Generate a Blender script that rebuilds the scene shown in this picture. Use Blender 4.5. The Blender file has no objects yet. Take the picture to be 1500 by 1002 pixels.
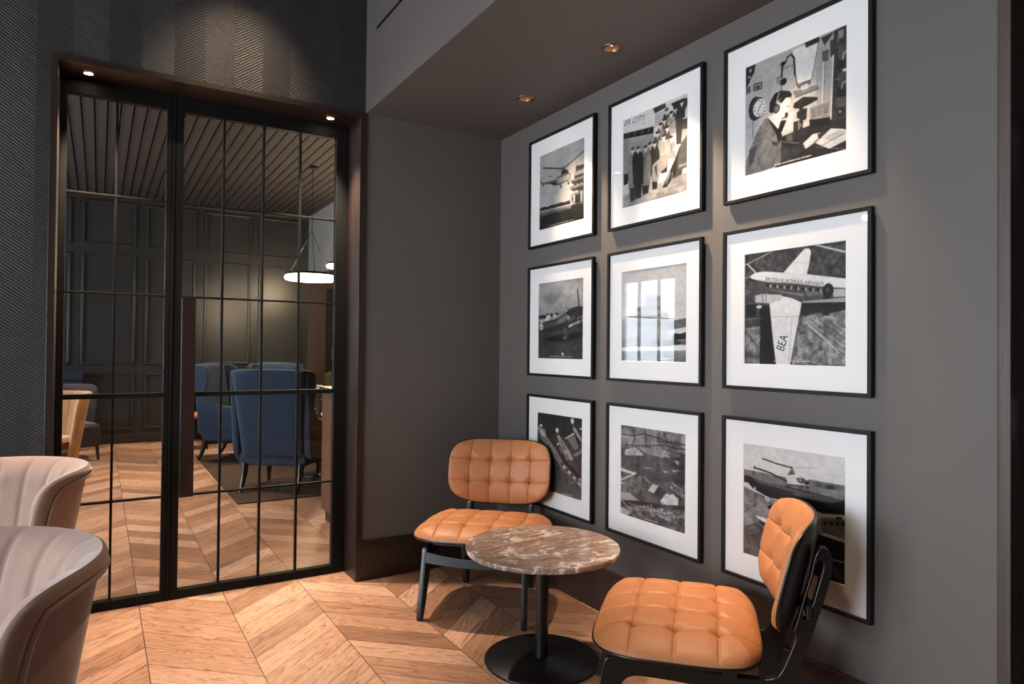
import bpy, bmesh, math, random
import numpy as np
from mathutils import Vector, Matrix
random.seed(4)
C = bpy.context.scene.collection
PI = math.pi
R = math.radians

# light levels (watts) and exposure
NICHE = [135, 200, 80]
NSIZE = 56
WSP = 60
DOORW = 300
ROOMFILL = [(-1.30, -2.1, 70)]
RINGW = 70
DAYW = [165, 165]
LDAYW = 110
SKY = 8.0
EXPO = 0.0
LOUNGEFILL = [(-1.75, 1.0, -1.7, 1.1, 330, 58), (-2.3, 3.4, -2.2, 3.2, 400, 60), (-1.9, 5.6, -1.9, 5.4, 330, 60), (-.6, 6.2, -.5, 7.0, 260, 60)]
GLOBES = [(-3.2, -1.97, 2.46), (-3.2, -1.46, 2.5), (-3.2, -1.13, 2.36), (-3.45, -1.69, 2.21), (-3.6, -1.2, 2.02), (-3.2, -.59, 2.48)]

# ------------------------------------------------------------------ helpers
def lin(c):
    return c / 12.92 if c <= .04045 else ((c + .055) / 1.055) ** 2.4

def srgb(r, g, b):
    return (lin(r / 255), lin(g / 255), lin(b / 255), 1)

class Mesh:
    """collects simple shapes and links them as ONE mesh object"""
    def __init__(s):
        s.v = []; s.f = []; s.smooth = []
    def add(s, vs, fs, smooth=False):
        n = len(s.v); s.v += [tuple(v) for v in vs]
        for f in fs:
            s.f.append([i + n for i in f]); s.smooth.append(smooth)
        return s
    def box(s, x0, x1, y0, y1, z0, z1):
        vs = [(x, y, z) for z in (z0, z1) for y in (y0, y1) for x in (x0, x1)]
        return s.add(vs, [(0, 2, 3, 1), (4, 5, 7, 6), (0, 1, 5, 4), (2, 6, 7, 3), (0, 4, 6, 2), (1, 3, 7, 5)])
    def tube(s, path, r, seg=12, closed=False, caps=True):
        pts = [Vector(q) for q in path]; n = len(pts)
        rs = r if isinstance(r, (list, tuple)) else [r] * n
        up = None; rings = []
        for i, q in enumerate(pts):
            if closed: t = pts[(i + 1) % n] - pts[i - 1]
            else: t = pts[min(i + 1, n - 1)] - pts[max(i - 1, 0)]
            t.normalize()
            if up is None:
                up = Vector((0, 0, 1)) if abs(t.z) < .9 else Vector((1, 0, 0))
            a = t.cross(up)
            if a.length < 1e-6: a = t.orthogonal()
            a.normalize(); b = a.cross(t); up = b
            rings.append([q + (a * math.cos(2 * PI * k / seg) + b * math.sin(2 * PI * k / seg)) * rs[i] for k in range(seg)])
        vs = [v for ring in rings for v in ring]; fs = []
        for i in range(n if closed else n - 1):
            j = (i + 1) % n
            for k in range(seg):
                l = (k + 1) % seg
                fs.append((i * seg + k, i * seg + l, j * seg + l, j * seg + k))
        s.add(vs, fs, True)
        if caps and not closed:
            s.add(rings[0], [tuple(range(seg))]); s.add(rings[-1], [tuple(range(seg))[::-1]])
        return s
    def lathe(s, prof, c=(0, 0, 0), seg=48, cap=True, smooth=True):
        vs = []; n = len(prof)
        for (r, z) in prof:
            vs += [(c[0] + r * math.cos(2 * PI * k / seg), c[1] + r * math.sin(2 * PI * k / seg), c[2] + z) for k in range(seg)]
        fs = [(i * seg + k, i * seg + (k + 1) % seg, (i + 1) * seg + (k + 1) % seg, (i + 1) * seg + k) for i in range(n - 1) for k in range(seg)]
        s.add(vs, fs, smooth)
        if cap:
            s.add(vs[:seg], [tuple(range(seg))[::-1]]); s.add(vs[-seg:], [tuple(range(seg))])
        return s
    def grid(s, fn, nu, nv, flip=False, smooth=True, wrap=False):
        vs = [fn(i / nu, j / nv) for j in range(nv + 1) for i in range(nu + 1)]
        fs = []
        for j in range(nv):
            for i in range(nu):
                a = j * (nu + 1) + i; q = (a, a + 1, a + nu + 2, a + nu + 1)
                fs.append(q[::-1] if flip else q)
        return s.add(vs, fs, smooth)
    def prism(s, poly, axis, a, b):
        """extrude a 2D polygon along axis from a to b"""
        def P(u, v, w):
            return ((w, u, v), (u, w, v), (u, v, w))[axis]
        n = len(poly)
        vs = [P(u, v, a) for u, v in poly] + [P(u, v, b) for u, v in poly]
        fs = [tuple(range(n))[::-1], tuple(range(n, 2 * n))] + [(i, (i + 1) % n, n + (i + 1) % n, n + i) for i in range(n)]
        return s.add(vs, fs)
    def xf(s, mat, start=0):
        s.v[start:] = [tuple(mat @ Vector(v)) for v in s.v[start:]]
        return s
    def ground(s):
        s.v = [(x, y, max(z, 0)) for x, y, z in s.v]; return s
    def build(s, name, mat, parent=None, bevel=0, seg=2, smooth=None, weld=False):
        me = bpy.data.meshes.new(name)
        me.from_pydata(s.v, [], s.f)
        sm = s.smooth if smooth is None else [smooth] * len(s.f)
        me.polygons.foreach_set('use_smooth', sm)
        bm = bmesh.new(); bm.from_mesh(me)
        if weld: bmesh.ops.remove_doubles(bm, verts=bm.verts, dist=1e-5)
        bmesh.ops.recalc_face_normals(bm, faces=bm.faces)
        bm.to_mesh(me); bm.free()
        me.materials.append(mat)
        o = bpy.data.objects.new(name, me); C.objects.link(o)
        if parent: o.parent = parent
        if bevel:
            b = o.modifiers.new('bevel', 'BEVEL'); b.width = bevel; b.segments = seg; b.limit_method = 'ANGLE'; b.angle_limit = R(40)
        return o

def box(name, mat, x0, x1, y0, y1, z0, z1, parent=None, bevel=0, kind=None):
    o = Mesh().box(x0, x1, y0, y1, z0, z1).build(name, mat, parent, bevel)
    if kind: o['kind'] = kind
    return o

def thing(name, label, cat, loc=(0, 0, 0), rz=0, group=None):
    o = bpy.data.objects.new(name, None); C.objects.link(o); o.empty_display_size = .1
    o.location = loc; o.rotation_euler = (0, 0, rz)
    return tag(o, label, cat, group)

def tag(o, label, cat, group=None):
    o['label'] = label; o['category'] = cat
    if group: o['group'] = group
    return o

def dup(root, loc, rz, label, group=None):
    r = root.copy(); C.objects.link(r); r.location = loc; r.rotation_euler = (0, 0, rz)
    r['label'] = label
    if group: r['group'] = group
    for ch in list(root.children):
        c = ch.copy(); C.objects.link(c); c.parent = r
        for g in list(ch.children):
            d = g.copy(); C.objects.link(d); d.parent = c
    return r

def outline_solid(name, outer, holes, half, bevel, mat, parent, M=None):
    """a flat board cut to an outline with holes, rounded edges"""
    cu = bpy.data.curves.new('outline', 'CURVE'); cu.dimensions = '2D'; cu.fill_mode = 'BOTH'
    cu.extrude = half - bevel; cu.bevel_depth = bevel; cu.bevel_resolution = 2; cu.offset = -bevel
    for ring in [outer] + holes:
        sp = cu.splines.new('POLY'); sp.points.add(len(ring) - 1); sp.use_cyclic_u = True
        for q, (u, v) in zip(sp.points, ring): q.co = (u, v, 0, 1)
    to = bpy.data.objects.new('outline', cu); C.objects.link(to)
    dg = bpy.context.evaluated_depsgraph_get()
    me = bpy.data.meshes.new_from_object(to.evaluated_get(dg))
    bpy.data.objects.remove(to); me.name = name
    if M: me.transform(M)
    me.materials.clear(); me.materials.append(mat)
    o = bpy.data.objects.new(name, me); C.objects.link(o)
    if parent: o.parent = parent
    return o

def chaikin(p, n=2):
    for _ in range(n):
        q = []
        for i in range(len(p)):
            a, b = p[i], p[(i + 1) % len(p)]
            q += [(a[0] * .75 + b[0] * .25, a[1] * .75 + b[1] * .25), (a[0] * .25 + b[0] * .75, a[1] * .25 + b[1] * .75)]
        p = q
    return p

# ------------------------------------------------------------------ materials
class NT:
    def __init__(s, name):
        s.m = bpy.data.materials.new(name); s.m.use_nodes = True
        s.t = s.m.node_tree; s.t.nodes.clear()
        s.out = s.t.nodes.new('ShaderNodeOutputMaterial')
    def n(s, typ, **kw):
        nd = s.t.nodes.new(typ)
        for k, v in kw.items():
            if hasattr(nd, k): setattr(nd, k, v)
        return nd
    def link(s, a, b): s.t.links.new(a, b)
    def val(s, sock, v):
        if isinstance(v, bpy.types.NodeSocket): s.link(v, sock)
        else: sock.default_value = v
    def math(s, op, a, b=0.0, c=None):
        nd = s.n('ShaderNodeMath', operation=op); s.val(nd.inputs[0], a); s.val(nd.inputs[1], b)
        if c is not None: s.val(nd.inputs[2], c)
        return nd.outputs[0]
    def mix(s, f, a, b, blend='MIX'):
        nd = s.n('ShaderNodeMix', data_type='RGBA', blend_type=blend)
        s.val(nd.inputs[0], f); s.val(nd.inputs[6], a); s.val(nd.inputs[7], b)
        return nd.outputs[2]
    def ramp(s, f, stops, interp='LINEAR'):
        nd = s.n('ShaderNodeValToRGB'); cr = nd.color_ramp; cr.interpolation = interp
        while len(cr.elements) < len(stops): cr.elements.new(.5)
        for e, (p, c) in zip(cr.elements, stops):
            e.position = p; e.color = c if len(c) == 4 else (*c, 1)
        s.link(f, nd.inputs[0]); return nd.outputs[0]
    def coords(s, kind='Object'):
        return s.n('ShaderNodeTexCoord').outputs[kind]
    def pos(s):
        return s.n('ShaderNodeNewGeometry').outputs['Position']
    def xyz(s, v):
        nd = s.n('ShaderNodeSeparateXYZ'); s.link(v, nd.inputs[0]); return nd.outputs
    def comb(s, x, y, z):
        nd = s.n('ShaderNodeCombineXYZ')
        for i, q in enumerate((x, y, z)): s.val(nd.inputs[i], q)
        return nd.outputs[0]
    def scale(s, v, sc):
        nd = s.n('ShaderNodeVectorMath', operation='MULTIPLY'); s.link(v, nd.inputs[0]); nd.inputs[1].default_value = sc; return nd.outputs[0]
    def noise(s, v, scale=5, detail=4, rough=.55, dist=0):
        nd = s.n('ShaderNodeTexNoise'); s.link(v, nd.inputs['Vector']); nd.inputs['Scale'].default_value = scale
        nd.inputs['Detail'].default_value = detail; nd.inputs['Roughness'].default_value = rough; nd.inputs['Distortion'].default_value = dist
        return nd.outputs[0]
    def bump(s, h, strength=.3, dist=.01):
        nd = s.n('ShaderNodeBump'); s.link(h, nd.inputs['Height']); nd.inputs['Strength'].default_value = strength; nd.inputs['Distance'].default_value = dist
        return nd.outputs[0]
    def bsdf(s, col, rough=.5, metal=0, normal=None, spec=.5, sheen=0, sheen_rough=.4, sheen_tint=None, coat=0):
        b = s.n('ShaderNodeBsdfPrincipled')
        s.val(b.inputs['Base Color'], col); s.val(b.inputs['Roughness'], rough); s.val(b.inputs['Metallic'], metal)
        b.inputs['Specular IOR Level'].default_value = spec
        if sheen:
            b.inputs['Sheen Weight'].default_value = sheen; b.inputs['Sheen Roughness'].default_value = sheen_rough
            if sheen_tint: b.inputs['Sheen Tint'].default_value = sheen_tint
        if coat: b.inputs['Coat Weight'].default_value = coat; b.inputs['Coat Roughness'].default_value = .15
        if normal is not None: s.link(normal, b.inputs['Normal'])
        s.link(b.outputs[0], s.out.inputs[0]); return b

def plain(name, col, rough=.5, metal=0, spec=.5, nscale=0, namt=.12, bump=0, bscale=60, **kw):
    t = NT(name); c = col; nrm = None
    if nscale:
        f = t.noise(t.coords(), nscale, 5)
        c = t.mix(f, tuple(q * (1 - namt) for q in col[:3]) + (1,), tuple(min(1, q * (1 + namt)) for q in col[:3]) + (1,))
    if bump: nrm = t.bump(t.noise(t.coords(), bscale, 4), bump, .004)
    t.bsdf(c, rough, metal, nrm, spec, **kw)
    return t.m

def glow(name, col, strength):
    t = NT(name); e = t.n('ShaderNodeEmission'); e.inputs[0].default_value = col; e.inputs[1].default_value = strength
    t.link(e.outputs[0], t.out.inputs[0]); return t.m

def glass(name, tint=(.95, .97, .96, 1), f0=.045, rough=0.0):
    """thin sheet glass: see-through with Fresnel reflection"""
    t = NT(name); lw = t.n('ShaderNodeLayerWeight'); lw.inputs['Blend'].default_value = .5
    f = t.math('MULTIPLY_ADD', t.math('POWER', lw.outputs['Facing'], 5.0), 1 - f0, f0)
    tr = t.n('ShaderNodeBsdfTransparent'); tr.inputs[0].default_value = tint
    gl = t.n('ShaderNodeBsdfGlossy'); gl.inputs['Roughness'].default_value = rough
    mx = t.n('ShaderNodeMixShader'); t.link(f, mx.inputs[0]); t.link(tr.outputs[0], mx.inputs[1]); t.link(gl.outputs[0], mx.inputs[2])
    t.link(mx.outputs[0], t.out.inputs[0]); return t.m

def wood(name, dark, light, axis=2, rough=.4, scale=1.0, spec=.5):
    t = NT(name); sc = [26 * scale] * 3; sc[axis] = 1.3 * scale
    v = t.scale(t.coords(), tuple(sc)); n1 = t.noise(v, 1.0, 6, .6, .6)
    sc2 = [140 * scale] * 3; sc2[axis] = 3 * scale
    n2 = t.noise(t.scale(t.coords(), tuple(sc2)), 1.0, 3)
    f = t.math('ADD', t.math('MULTIPLY', n1, .7), t.math('MULTIPLY', n2, .3))
    c = t.ramp(f, [(.3, dark), (.7, light)])
    t.bsdf(c, rough, 0, t.bump(n2, .15, .002), spec); return t.m

M = {}
M['wall'] = plain('grey_wall_paint', srgb(91, 86, 82), .62, nscale=3, namt=.03, bump=.04, bscale=220)
M['black_steel'] = plain('black_steel', srgb(15, 14, 13), .6, spec=.18, nscale=20, namt=.1)
M['black_frame'] = plain('black_frame', srgb(15, 14, 14), .5, spec=.3, nscale=30, namt=.1)
M['black_wood'] = plain('black_stained_wood', srgb(21, 18, 17), .32, spec=.5, nscale=30, namt=.15, coat=.15)
M['black_metal'] = plain('black_metal', srgb(20, 19, 19), .35, spec=.45, nscale=14, namt=.1)
M['dark_wood'] = wood('dark_wenge_wood', srgb(24, 17, 13), srgb(48, 34, 27), 2, .36)
M['dark_wood_x'] = wood('dark_wenge_wood_x', srgb(24, 17, 13), srgb(48, 34, 27), 0, .36)
M['dark_wood_y'] = wood('dark_wenge_wood_y', srgb(24, 17, 13), srgb(48, 34, 27), 1, .36)
M['warm_wood'] = wood('brown_oak', srgb(70, 44, 30), srgb(112, 76, 54), 2, .4)
M['grey_oak'] = wood('weathered_oak', srgb(40, 32, 28), srgb(84, 66, 56), 2, .5)
M['mat'] = plain('white_mount_board', srgb(238, 236, 234), .8, nscale=300, namt=.01)
M['picture_glass'] = glass('picture_glass', (.985, .985, .985, 1), .022)
M['door_glass'] = glass('door_glass', (.93, .94, .94, 1), .02)
M['clear_glass'] = glass('clear_glass', (.98, .98, .98, 1), .05)
M['bronze'] = plain('bronze_metal', srgb(150, 116, 94), .28, 1, nscale=40, namt=.1)
M['dark_bronze'] = plain('dark_bronze', srgb(74, 58, 50), .35, .8, nscale=40, namt=.1)
M['steel'] = plain('brushed_steel', srgb(150, 152, 156), .3, 1, nscale=60, namt=.1)
M['lamp'] = glow('lamp_face', (1, .78, .55, 1), 60)
M['ring_glow'] = glow('ring_glow', (1, .74, .45, 1), 28)
M['blue_fabric'] = plain('blue_denim_fabric', srgb(46, 60, 78), .85, spec=.2, nscale=70, namt=.16, bump=.25, bscale=400, sheen=.15)
M['navy_fabric'] = plain('navy_fabric', srgb(40, 44, 58), .8, spec=.2, nscale=40, namt=.15, bump=.2, bscale=300)
M['cream_fabric'] = plain('cream_fabric', srgb(214, 196, 170), .9, spec=.2, nscale=60, namt=.08)
M['olive_fabric'] = plain('olive_fabric', srgb(72, 66, 54), .85, spec=.2, nscale=50, namt=.14)
M['dark_leather'] = plain('dark_leather', srgb(48, 40, 38), .45, nscale=40, namt=.15)
M['pink_fabric'] = plain('dusky_pink_fabric', srgb(172, 130, 108), .8, nscale=40, namt=.1)
M['panel'] = plain('panel_paint', srgb(46, 47, 47), .3, nscale=5, namt=.05)
M['lounge_grey'] = plain('lounge_grey_paint', srgb(132, 130, 128), .7, nscale=4, namt=.04)
M['brown_wall'] = plain('brown_wall_paint', srgb(64, 48, 38), .6, nscale=6, namt=.08)
M['slat'] = plain('ceiling_slat_paint', srgb(122, 108, 100), .7, nscale=10, namt=.05)
M['gap'] = plain('dark_ceiling_void', srgb(20, 18, 18), .9, nscale=10, namt=.1)
M['white'] = plain('white_paint', srgb(220, 218, 214), .6, nscale=20, namt=.02)
M['green'] = plain('bottle_green', srgb(30, 40, 34), .2, nscale=20, namt=.1)
M['amber'] = plain('amber_glaze', srgb(150, 96, 56), .25, nscale=20, namt=.1)
M['petal'] = plain('white_petals', srgb(226, 214, 200), .8, nscale=90, namt=.1)
M['stem'] = plain('green_stems', srgb(70, 80, 54), .7, nscale=60, namt=.2)

def leather(name, col):
    t = NT(name); v = t.coords()
    n = t.noise(v, 9, 4); f = t.noise(v, 480, 2)
    c = t.mix(n, tuple(q * .86 for q in col[:3]) + (1,), tuple(q * 1.1 for q in col[:3]) + (1,))
    t.bsdf(c, t.math('MULTIPLY_ADD', n, .12, .42), 0, t.bump(f, .12, .001), .38); return t.m
M['tan_leather'] = leather('tan_leather', srgb(186, 122, 78))
M['orange_leather'] = leather('orange_leather', srgb(196, 112, 62))

def velvet(name, dark, light, sheen):
    t = NT(name); v = t.coords()
    n = t.noise(v, 7, 5, .6, .5); f = t.noise(v, 130, 3)
    c = t.mix(t.math('MULTIPLY_ADD', f, .3, t.math('MULTIPLY', n, .7)), dark, light)
    t.bsdf(c, .85, 0, t.bump(f, .12, .002), .15, sheen, .35, (1, .95, .93, 1)); return t.m
M['mauve_velvet'] = velvet('mauve_velvet', srgb(126, 100, 88), srgb(170, 145, 133), .55)
M['gold_velvet'] = velvet('gold_velvet', srgb(120, 84, 56), srgb(196, 148, 106), .4)
M['charcoal_velvet'] = velvet('charcoal_velvet', srgb(44, 40, 42), srgb(70, 64, 66), .2)

def rug_mat():
    t = NT('brown_rug'); v = t.coords(); f = t.noise(v, 160, 3); n = t.noise(v, 12, 4)
    c = t.mix(f, srgb(52, 40, 34), srgb(112, 90, 76)); c = t.mix(n, c, srgb(70, 56, 48))
    t.bsdf(c, .95, 0, t.bump(f, .8, .006), .1); return t.m
M['rug'] = rug_mat()

def marble():
    t = NT('brown_marble'); v = t.coords()
    def mapped(rot, sc):
        mp = t.n('ShaderNodeMapping'); mp.inputs['Rotation'].default_value = (0, 0, R(rot)); mp.inputs['Scale'].default_value = sc; t.link(v, mp.inputs[0]); return mp.outputs[0]
    wn = t.n('ShaderNodeTexNoise'); t.link(v, wn.inputs['Vector']); wn.inputs['Scale'].default_value = 9; wn.inputs['Detail'].default_value = 6
    def warp(vec, k):
        va = t.n('ShaderNodeVectorMath', operation='MULTIPLY_ADD'); t.link(wn.outputs[1], va.inputs[0]); va.inputs[1].default_value = (k, k, k); t.link(vec, va.inputs[2]); return va.outputs[0]
    cloud = t.noise(warp(mapped(33, (12, 26, 14)), 1.6), 1.0, 10, .74)
    base = t.ramp(cloud, [(.28, srgb(104, 84, 75)), (.44, srgb(142, 119, 108)), (.56, srgb(168, 145, 133)), (.74, srgb(202, 180, 167))])
    spk = t.noise(v, 110, 6, .75); base = t.mix(t.ramp(spk, [(.45, (0, 0, 0)), (.7, (.6, .6, .6))]), base, srgb(86, 68, 60))
    c = base
    for (rot, sc, k, wd, off, thr) in ((30, (1.6, 7, 5), 1.1, .012, 0, .46), (40, (2.2, 10, 5), .9, .008, 5, .5), (-14, (3, 9, 5), .8, .007, 9, .56)):
        n2 = t.noise(t.comb(*[t.math('ADD', q, float(off)) for q in t.xyz(warp(mapped(rot, sc), k))]), 1.0, 3, .5)
        vein = t.math('ABSOLUTE', t.math('SUBTRACT', n2, .5))
        vm = t.ramp(vein, [(0, (1, 1, 1)), (wd * .5, (.8, .8, .8)), (wd * 2.2, (0, 0, 0))])
        brk = t.ramp(t.noise(v, 8 + off, 3), [(thr, (0, 0, 0)), (thr + .1, (1, 1, 1))])
        c = t.mix(t.math('MULTIPLY', vm, brk), c, srgb(240, 226, 214))
    t.bsdf(c, .22, 0, None, .5); return t.m
M['marble'] = marble()

def floor_mat():
    """oak chevron parquet: strips run along y, planks meet in points at the seams"""
    t = NT('oak_chevron'); p = t.xyz(t.pos()); x, y = p[0], p[1]
    W, S, PIT = .4035, .90, .1886
    xs = t.math('SUBTRACT', x, -1.6435)
    tri = t.math('PINGPONG', xs, W)
    strip = t.math('FLOOR', t.math('DIVIDE', xs, W))
    yy = t.math('ADD', t.math('SUBTRACT', y, t.math('MULTIPLY', tri, S)), .356)
    pv = t.math('DIVIDE', yy, PIT); pid = t.math('FLOOR', pv); pf = t.math('FRACT', pv)
    wn = t.n('ShaderNodeTexWhiteNoise', noise_dimensions='2D'); t.link(t.comb(strip, pid, 0), wn.inputs['Vector'])
    rnd = wn.outputs[0]; rc = t.xyz(wn.outputs[1])
    along = t.math('MULTIPLY', tri, 1.345); across = t.math('MULTIPLY', pf, .14)
    off = t.math('MULTIPLY', rnd, 37.0); off2 = t.math('MULTIPLY', rc[1], 11.0)
    v1 = t.comb(t.math('ADD', t.math('MULTIPLY', along, 1.5), off), t.math('ADD', t.math('MULTIPLY', across, 17), off2), off)
    low = t.noise(v1, 1.0, 3, .5, .3)
    # cathedral rings: contour lines of a stretched noise field, broken up by pores along the plank
    wob = t.noise(t.comb(t.math('ADD', t.math('MULTIPLY', along, 9), off), t.math('ADD', t.math('MULTIPLY', across, 60), off2), off), 1.0, 3, .6)
    rings = t.math('FRACT', t.math('ADD', t.math('MULTIPLY', low, t.math('MULTIPLY_ADD', rc[2], 10.0, 9.0)), t.math('MULTIPLY', wob, .55)))
    ring = t.ramp(rings, [(0, (.25, .25, .25)), (.12, (0, 0, 0)), (.55, (.05, .05, .05)), (.8, (.55, .55, .55)), (.93, (1, 1, 1)), (1, (.3, .3, .3))])
    v2 = t.comb(t.math('ADD', t.math('MULTIPLY', along, 5), off), t.math('ADD', t.math('MULTIPLY', across, 300), off2), off)
    fine = t.noise(v2, 1.0, 4, .65)
    v3 = t.comb(t.math('ADD', t.math('MULTIPLY', along, 1.6), off), t.math('ADD', t.math('MULTIPLY', across, 30), off2), off)
    mid = t.noise(v3, 1.0, 4, .6)
    base = t.ramp(rnd, [(0, srgb(150, 108, 82)), (.35, srgb(178, 132, 103)), (.7, srgb(196, 150, 121)), (1, srgb(212, 168, 139))])
    dark = t.mix(.85, base, srgb(66, 38, 25))
    g = t.math('MULTIPLY', ring, t.ramp(mid, [(.3, (.2, .2, .2)), (.58, (1, 1, 1))]))
    c = t.mix(t.math('MULTIPLY', g, 1.0), base, dark)
    c = t.mix(t.math('MULTIPLY', t.ramp(fine, [(.45, (0, 0, 0)), (.72, (1, 1, 1))]), .3), c, srgb(104, 66, 46))
    c = t.mix(t.math('MULTIPLY', t.ramp(mid, [(.5, (0, 0, 0)), (.8, (1, 1, 1))]), .3), c, srgb(220, 178, 146))
    e1 = t.math('LESS_THAN', t.math('MINIMUM', pf, t.math('SUBTRACT', 1.0, pf)), .014)
    sf = t.math('MINIMUM', tri, t.math('SUBTRACT', W, tri)); e2 = t.math('LESS_THAN', sf, .0018)
    edge = t.math('MAXIMUM', t.math('MULTIPLY', e1, .75), t.math('MULTIPLY', e2, .95))
    c = t.mix(edge, c, srgb(44, 26, 18))
    h = t.math('SUBTRACT', t.math('MULTIPLY', fine, .25), edge)
    t.bsdf(c, t.math('MULTIPLY_ADD', fine, .2, .36), 0, t.bump(h, .25, .0015), .42); return t.m
M['floor'] = floor_mat()

def wallpaper():
    """charcoal embossed chevron wall covering, vertical bands of slanting ribs"""
    t = NT('charcoal_chevron_covering'); p = t.xyz(t.pos()); x, z = p[0], p[2]
    W = .1435; xs = t.math('ADD', x, 2.367)
    tri = t.math('PINGPONG', xs, W); band = t.math('FLOOR', t.math('DIVIDE', xs, W))
    wob = t.noise(t.pos(), 9, 3); wob2 = t.noise(t.pos(), 40, 3)
    d = t.math('ADD', t.math('SUBTRACT', z, t.math('MULTIPLY', tri, -.72)), t.math('MULTIPLY', wob2, .006))
    fr = t.math('FRACT', t.math('DIVIDE', d, .0155))
    rib = t.math('SINE', t.math('MULTIPLY', fr, PI))
    brk = t.noise(t.comb(t.math('MULTIPLY', tri, 22), t.math('MULTIPLY', t.math('FLOOR', t.math('DIVIDE', d, .0155)), 3.7), band), 1.0, 2)
    h = t.math('MULTIPLY', rib, t.math('MULTIPLY_ADD', brk, .9, .2))
    wn = t.n('ShaderNodeTexWhiteNoise', noise_dimensions='1D'); t.link(band, wn.inputs['W'])
    base = t.mix(wn.outputs[0], srgb(33, 32, 33), srgb(39, 38, 39))
    c = t.mix(t.math('MULTIPLY', h, .75), base, srgb(72, 71, 73)); c = t.mix(t.math('MULTIPLY', wob, .3), c, srgb(36, 35, 37))
    t.bsdf(c, .5, 0, t.bump(h, .7, .004), .35); return t.m
M['wallpaper'] = wallpaper()

def slat_mat():
    t = NT('perforated_slats'); p = t.xyz(t.pos()); x, y = p[0], p[1]
    fx = t.math('FRACT', t.math('DIVIDE', t.math('ADD', x, 20.0), .1)); fy = t.math('FRACT', t.math('DIVIDE', y, .09))
    hole = t.math('MULTIPLY', t.math('LESS_THAN', t.math('ABSOLUTE', t.math('SUBTRACT', fx, .13)), .13), t.math('LESS_THAN', fy, .45))
    n = t.noise(t.pos(), 4, 3)
    c = t.mix(n, srgb(58, 53, 50), srgb(68, 62, 59)); c = t.mix(hole, c, srgb(22, 20, 19))
    t.bsdf(c, .7, 0, None, .3); return t.m
M['slats'] = slat_mat()

# ------------------------------------------------------------------ room constants (metres)
HS, WS, BB, BT = 2.734, .9246, .2288, .014       # niche ceiling height, niche width, skirting
CE = 3.45                                         # ceiling height
DX0, DX1, DH = -2.455, -.928, 2.73                # door opening incl. architrave
YW = 7.05                                         # panelled wall of the lounge
XL, YB = -6.0, -7.0                               # window wall, wall behind

def structure(o): o['kind'] = 'structure'; return o

box('floor', M['floor'], XL - .2, 2.2, YB - .2, YW + .2, -.05, 0, kind='structure')
box('wall_right', M['wall'], 0, .2, -2.884, .25, 0, CE, kind='structure')
m = Mesh().box(0, .2, YB, -3.95, 0, CE); m.box(0, .2, -3.95, -2.884, 2.75, CE); structure(m.build('wall_right_near', M['wall']))
box('wall_back', M['wall'], -WS - .004, 0, 0, .25, 0, CE, kind='structure')
m = Mesh(); m.box(XL, DX0 + .01, 0, .25, 0, CE); m.box(DX0 + .01, -WS - .004, 0, .25, DH - .01, CE)
structure(m.build('wall_back_left', M['wallpaper']))
box('wall_front', M['wall'], XL - .2, .2, YB - .2, YB, 0, CE, kind='structure')

# window wall on the left: near room and lounge
def wall_with_openings(name, mat, x0, x1, ya, yb, opens):
    m = Mesh(); y = ya
    for (a, b, z0, z1) in opens:
        m.box(x0, x1, y, a, 0, CE); m.box(x0, x1, a, b, 0, z0); m.box(x0, x1, a, b, z1, CE); y = b
    m.box(x0, x1, y, yb, 0, CE); return structure(m.build(name, mat))
WIN = [(-4.3, -2.7, .3, 2.45), (-2.5, -.9, .3, 2.45)]
wall_with_openings('wall_left', M['wall'], XL - .2, XL, YB, .25, WIN)
LWIN = [(1.0, 2.4, 1.1, 2.7), (2.6, 4.0, 1.1, 2.7), (4.3, 5.85, 1.12, 2.66)]
wall_with_openings('wall_lounge_left', M['panel'], XL - .2, XL, .25, YW, LWIN)
for k, (a, b, z0, z1) in enumerate(WIN + LWIN):
    e = bpy.data.objects.new('window_%d' % (k + 1), None); C.objects.link(e); e.location = (XL - .1, (a + b) / 2, z0); e['kind'] = 'structure'
    w = (b - a) / 2; h = z1 - z0; m = Mesh()
    for (p, q, r, s) in ((-w, -w + .05, 0, h), (w - .05, w, 0, h), (-w, w, 0, .05), (-w, w, h - .05, h)): m.box(-.03, .03, p, q, r, s)
    if b < .25: m.box(-.025, .025, -.02, .02, .05, h - .05)
    m.build('window_frame', M['black_steel'], e)
    Mesh().box(-.003, .003, -w + .05, w - .05, .05, h - .05).build('pane', M['clear_glass'], e)

# niche ceiling with round cut-outs for the downlights, bulkhead face above it
LY = [-.710, -1.442, -2.174]; LX = -.267; LR = .036
m = Mesh(); xs = [-WS, LX - .08, LX + .08, 0]; yc = [0]
for y in LY: yc += [y + .08, y - .08]
yc.append(YB)
for i in range(3):
    for j in range(len(yc) - 1):
        x0, x1, y1, y0 = xs[i], xs[i + 1], yc[j], yc[j + 1]
        if i == 1 and j % 2 == 1:
            cx, cy = (x0 + x1) / 2, (y0 + y1) / 2; n = 32; inn = []; out = []; up = []
            for k in range(n):
                a = 2 * PI * k / n; cs, sn = math.cos(a), math.sin(a); q = .08 / max(abs(cs), abs(sn))
                inn.append((cx + LR * cs, cy + LR * sn, HS)); out.append((cx + q * cs, cy + q * sn, HS)); up.append((cx + LR * cs, cy + LR * sn, HS + .07))
            fs = [(k, (k + 1) % n, n + (k + 1) % n, n + k) for k in range(n)] + [(2 * n + k, 2 * n + (k + 1) % n, (k + 1) % n, k) for k in range(n)]
            m.add(inn + out + up, fs); m.add(up, [tuple(range(n))])
        else:
            m.add([(x0, y0, HS), (x1, y0, HS), (x1, y1, HS), (x0, y1, HS)], [(0, 1, 2, 3)])
structure(m.build('ceiling_niche', M['wall']))
box('wall_bulkhead', M['wall'], -WS, -WS + .1, YB, 0, HS + .0005, CE, kind='structure')
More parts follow.
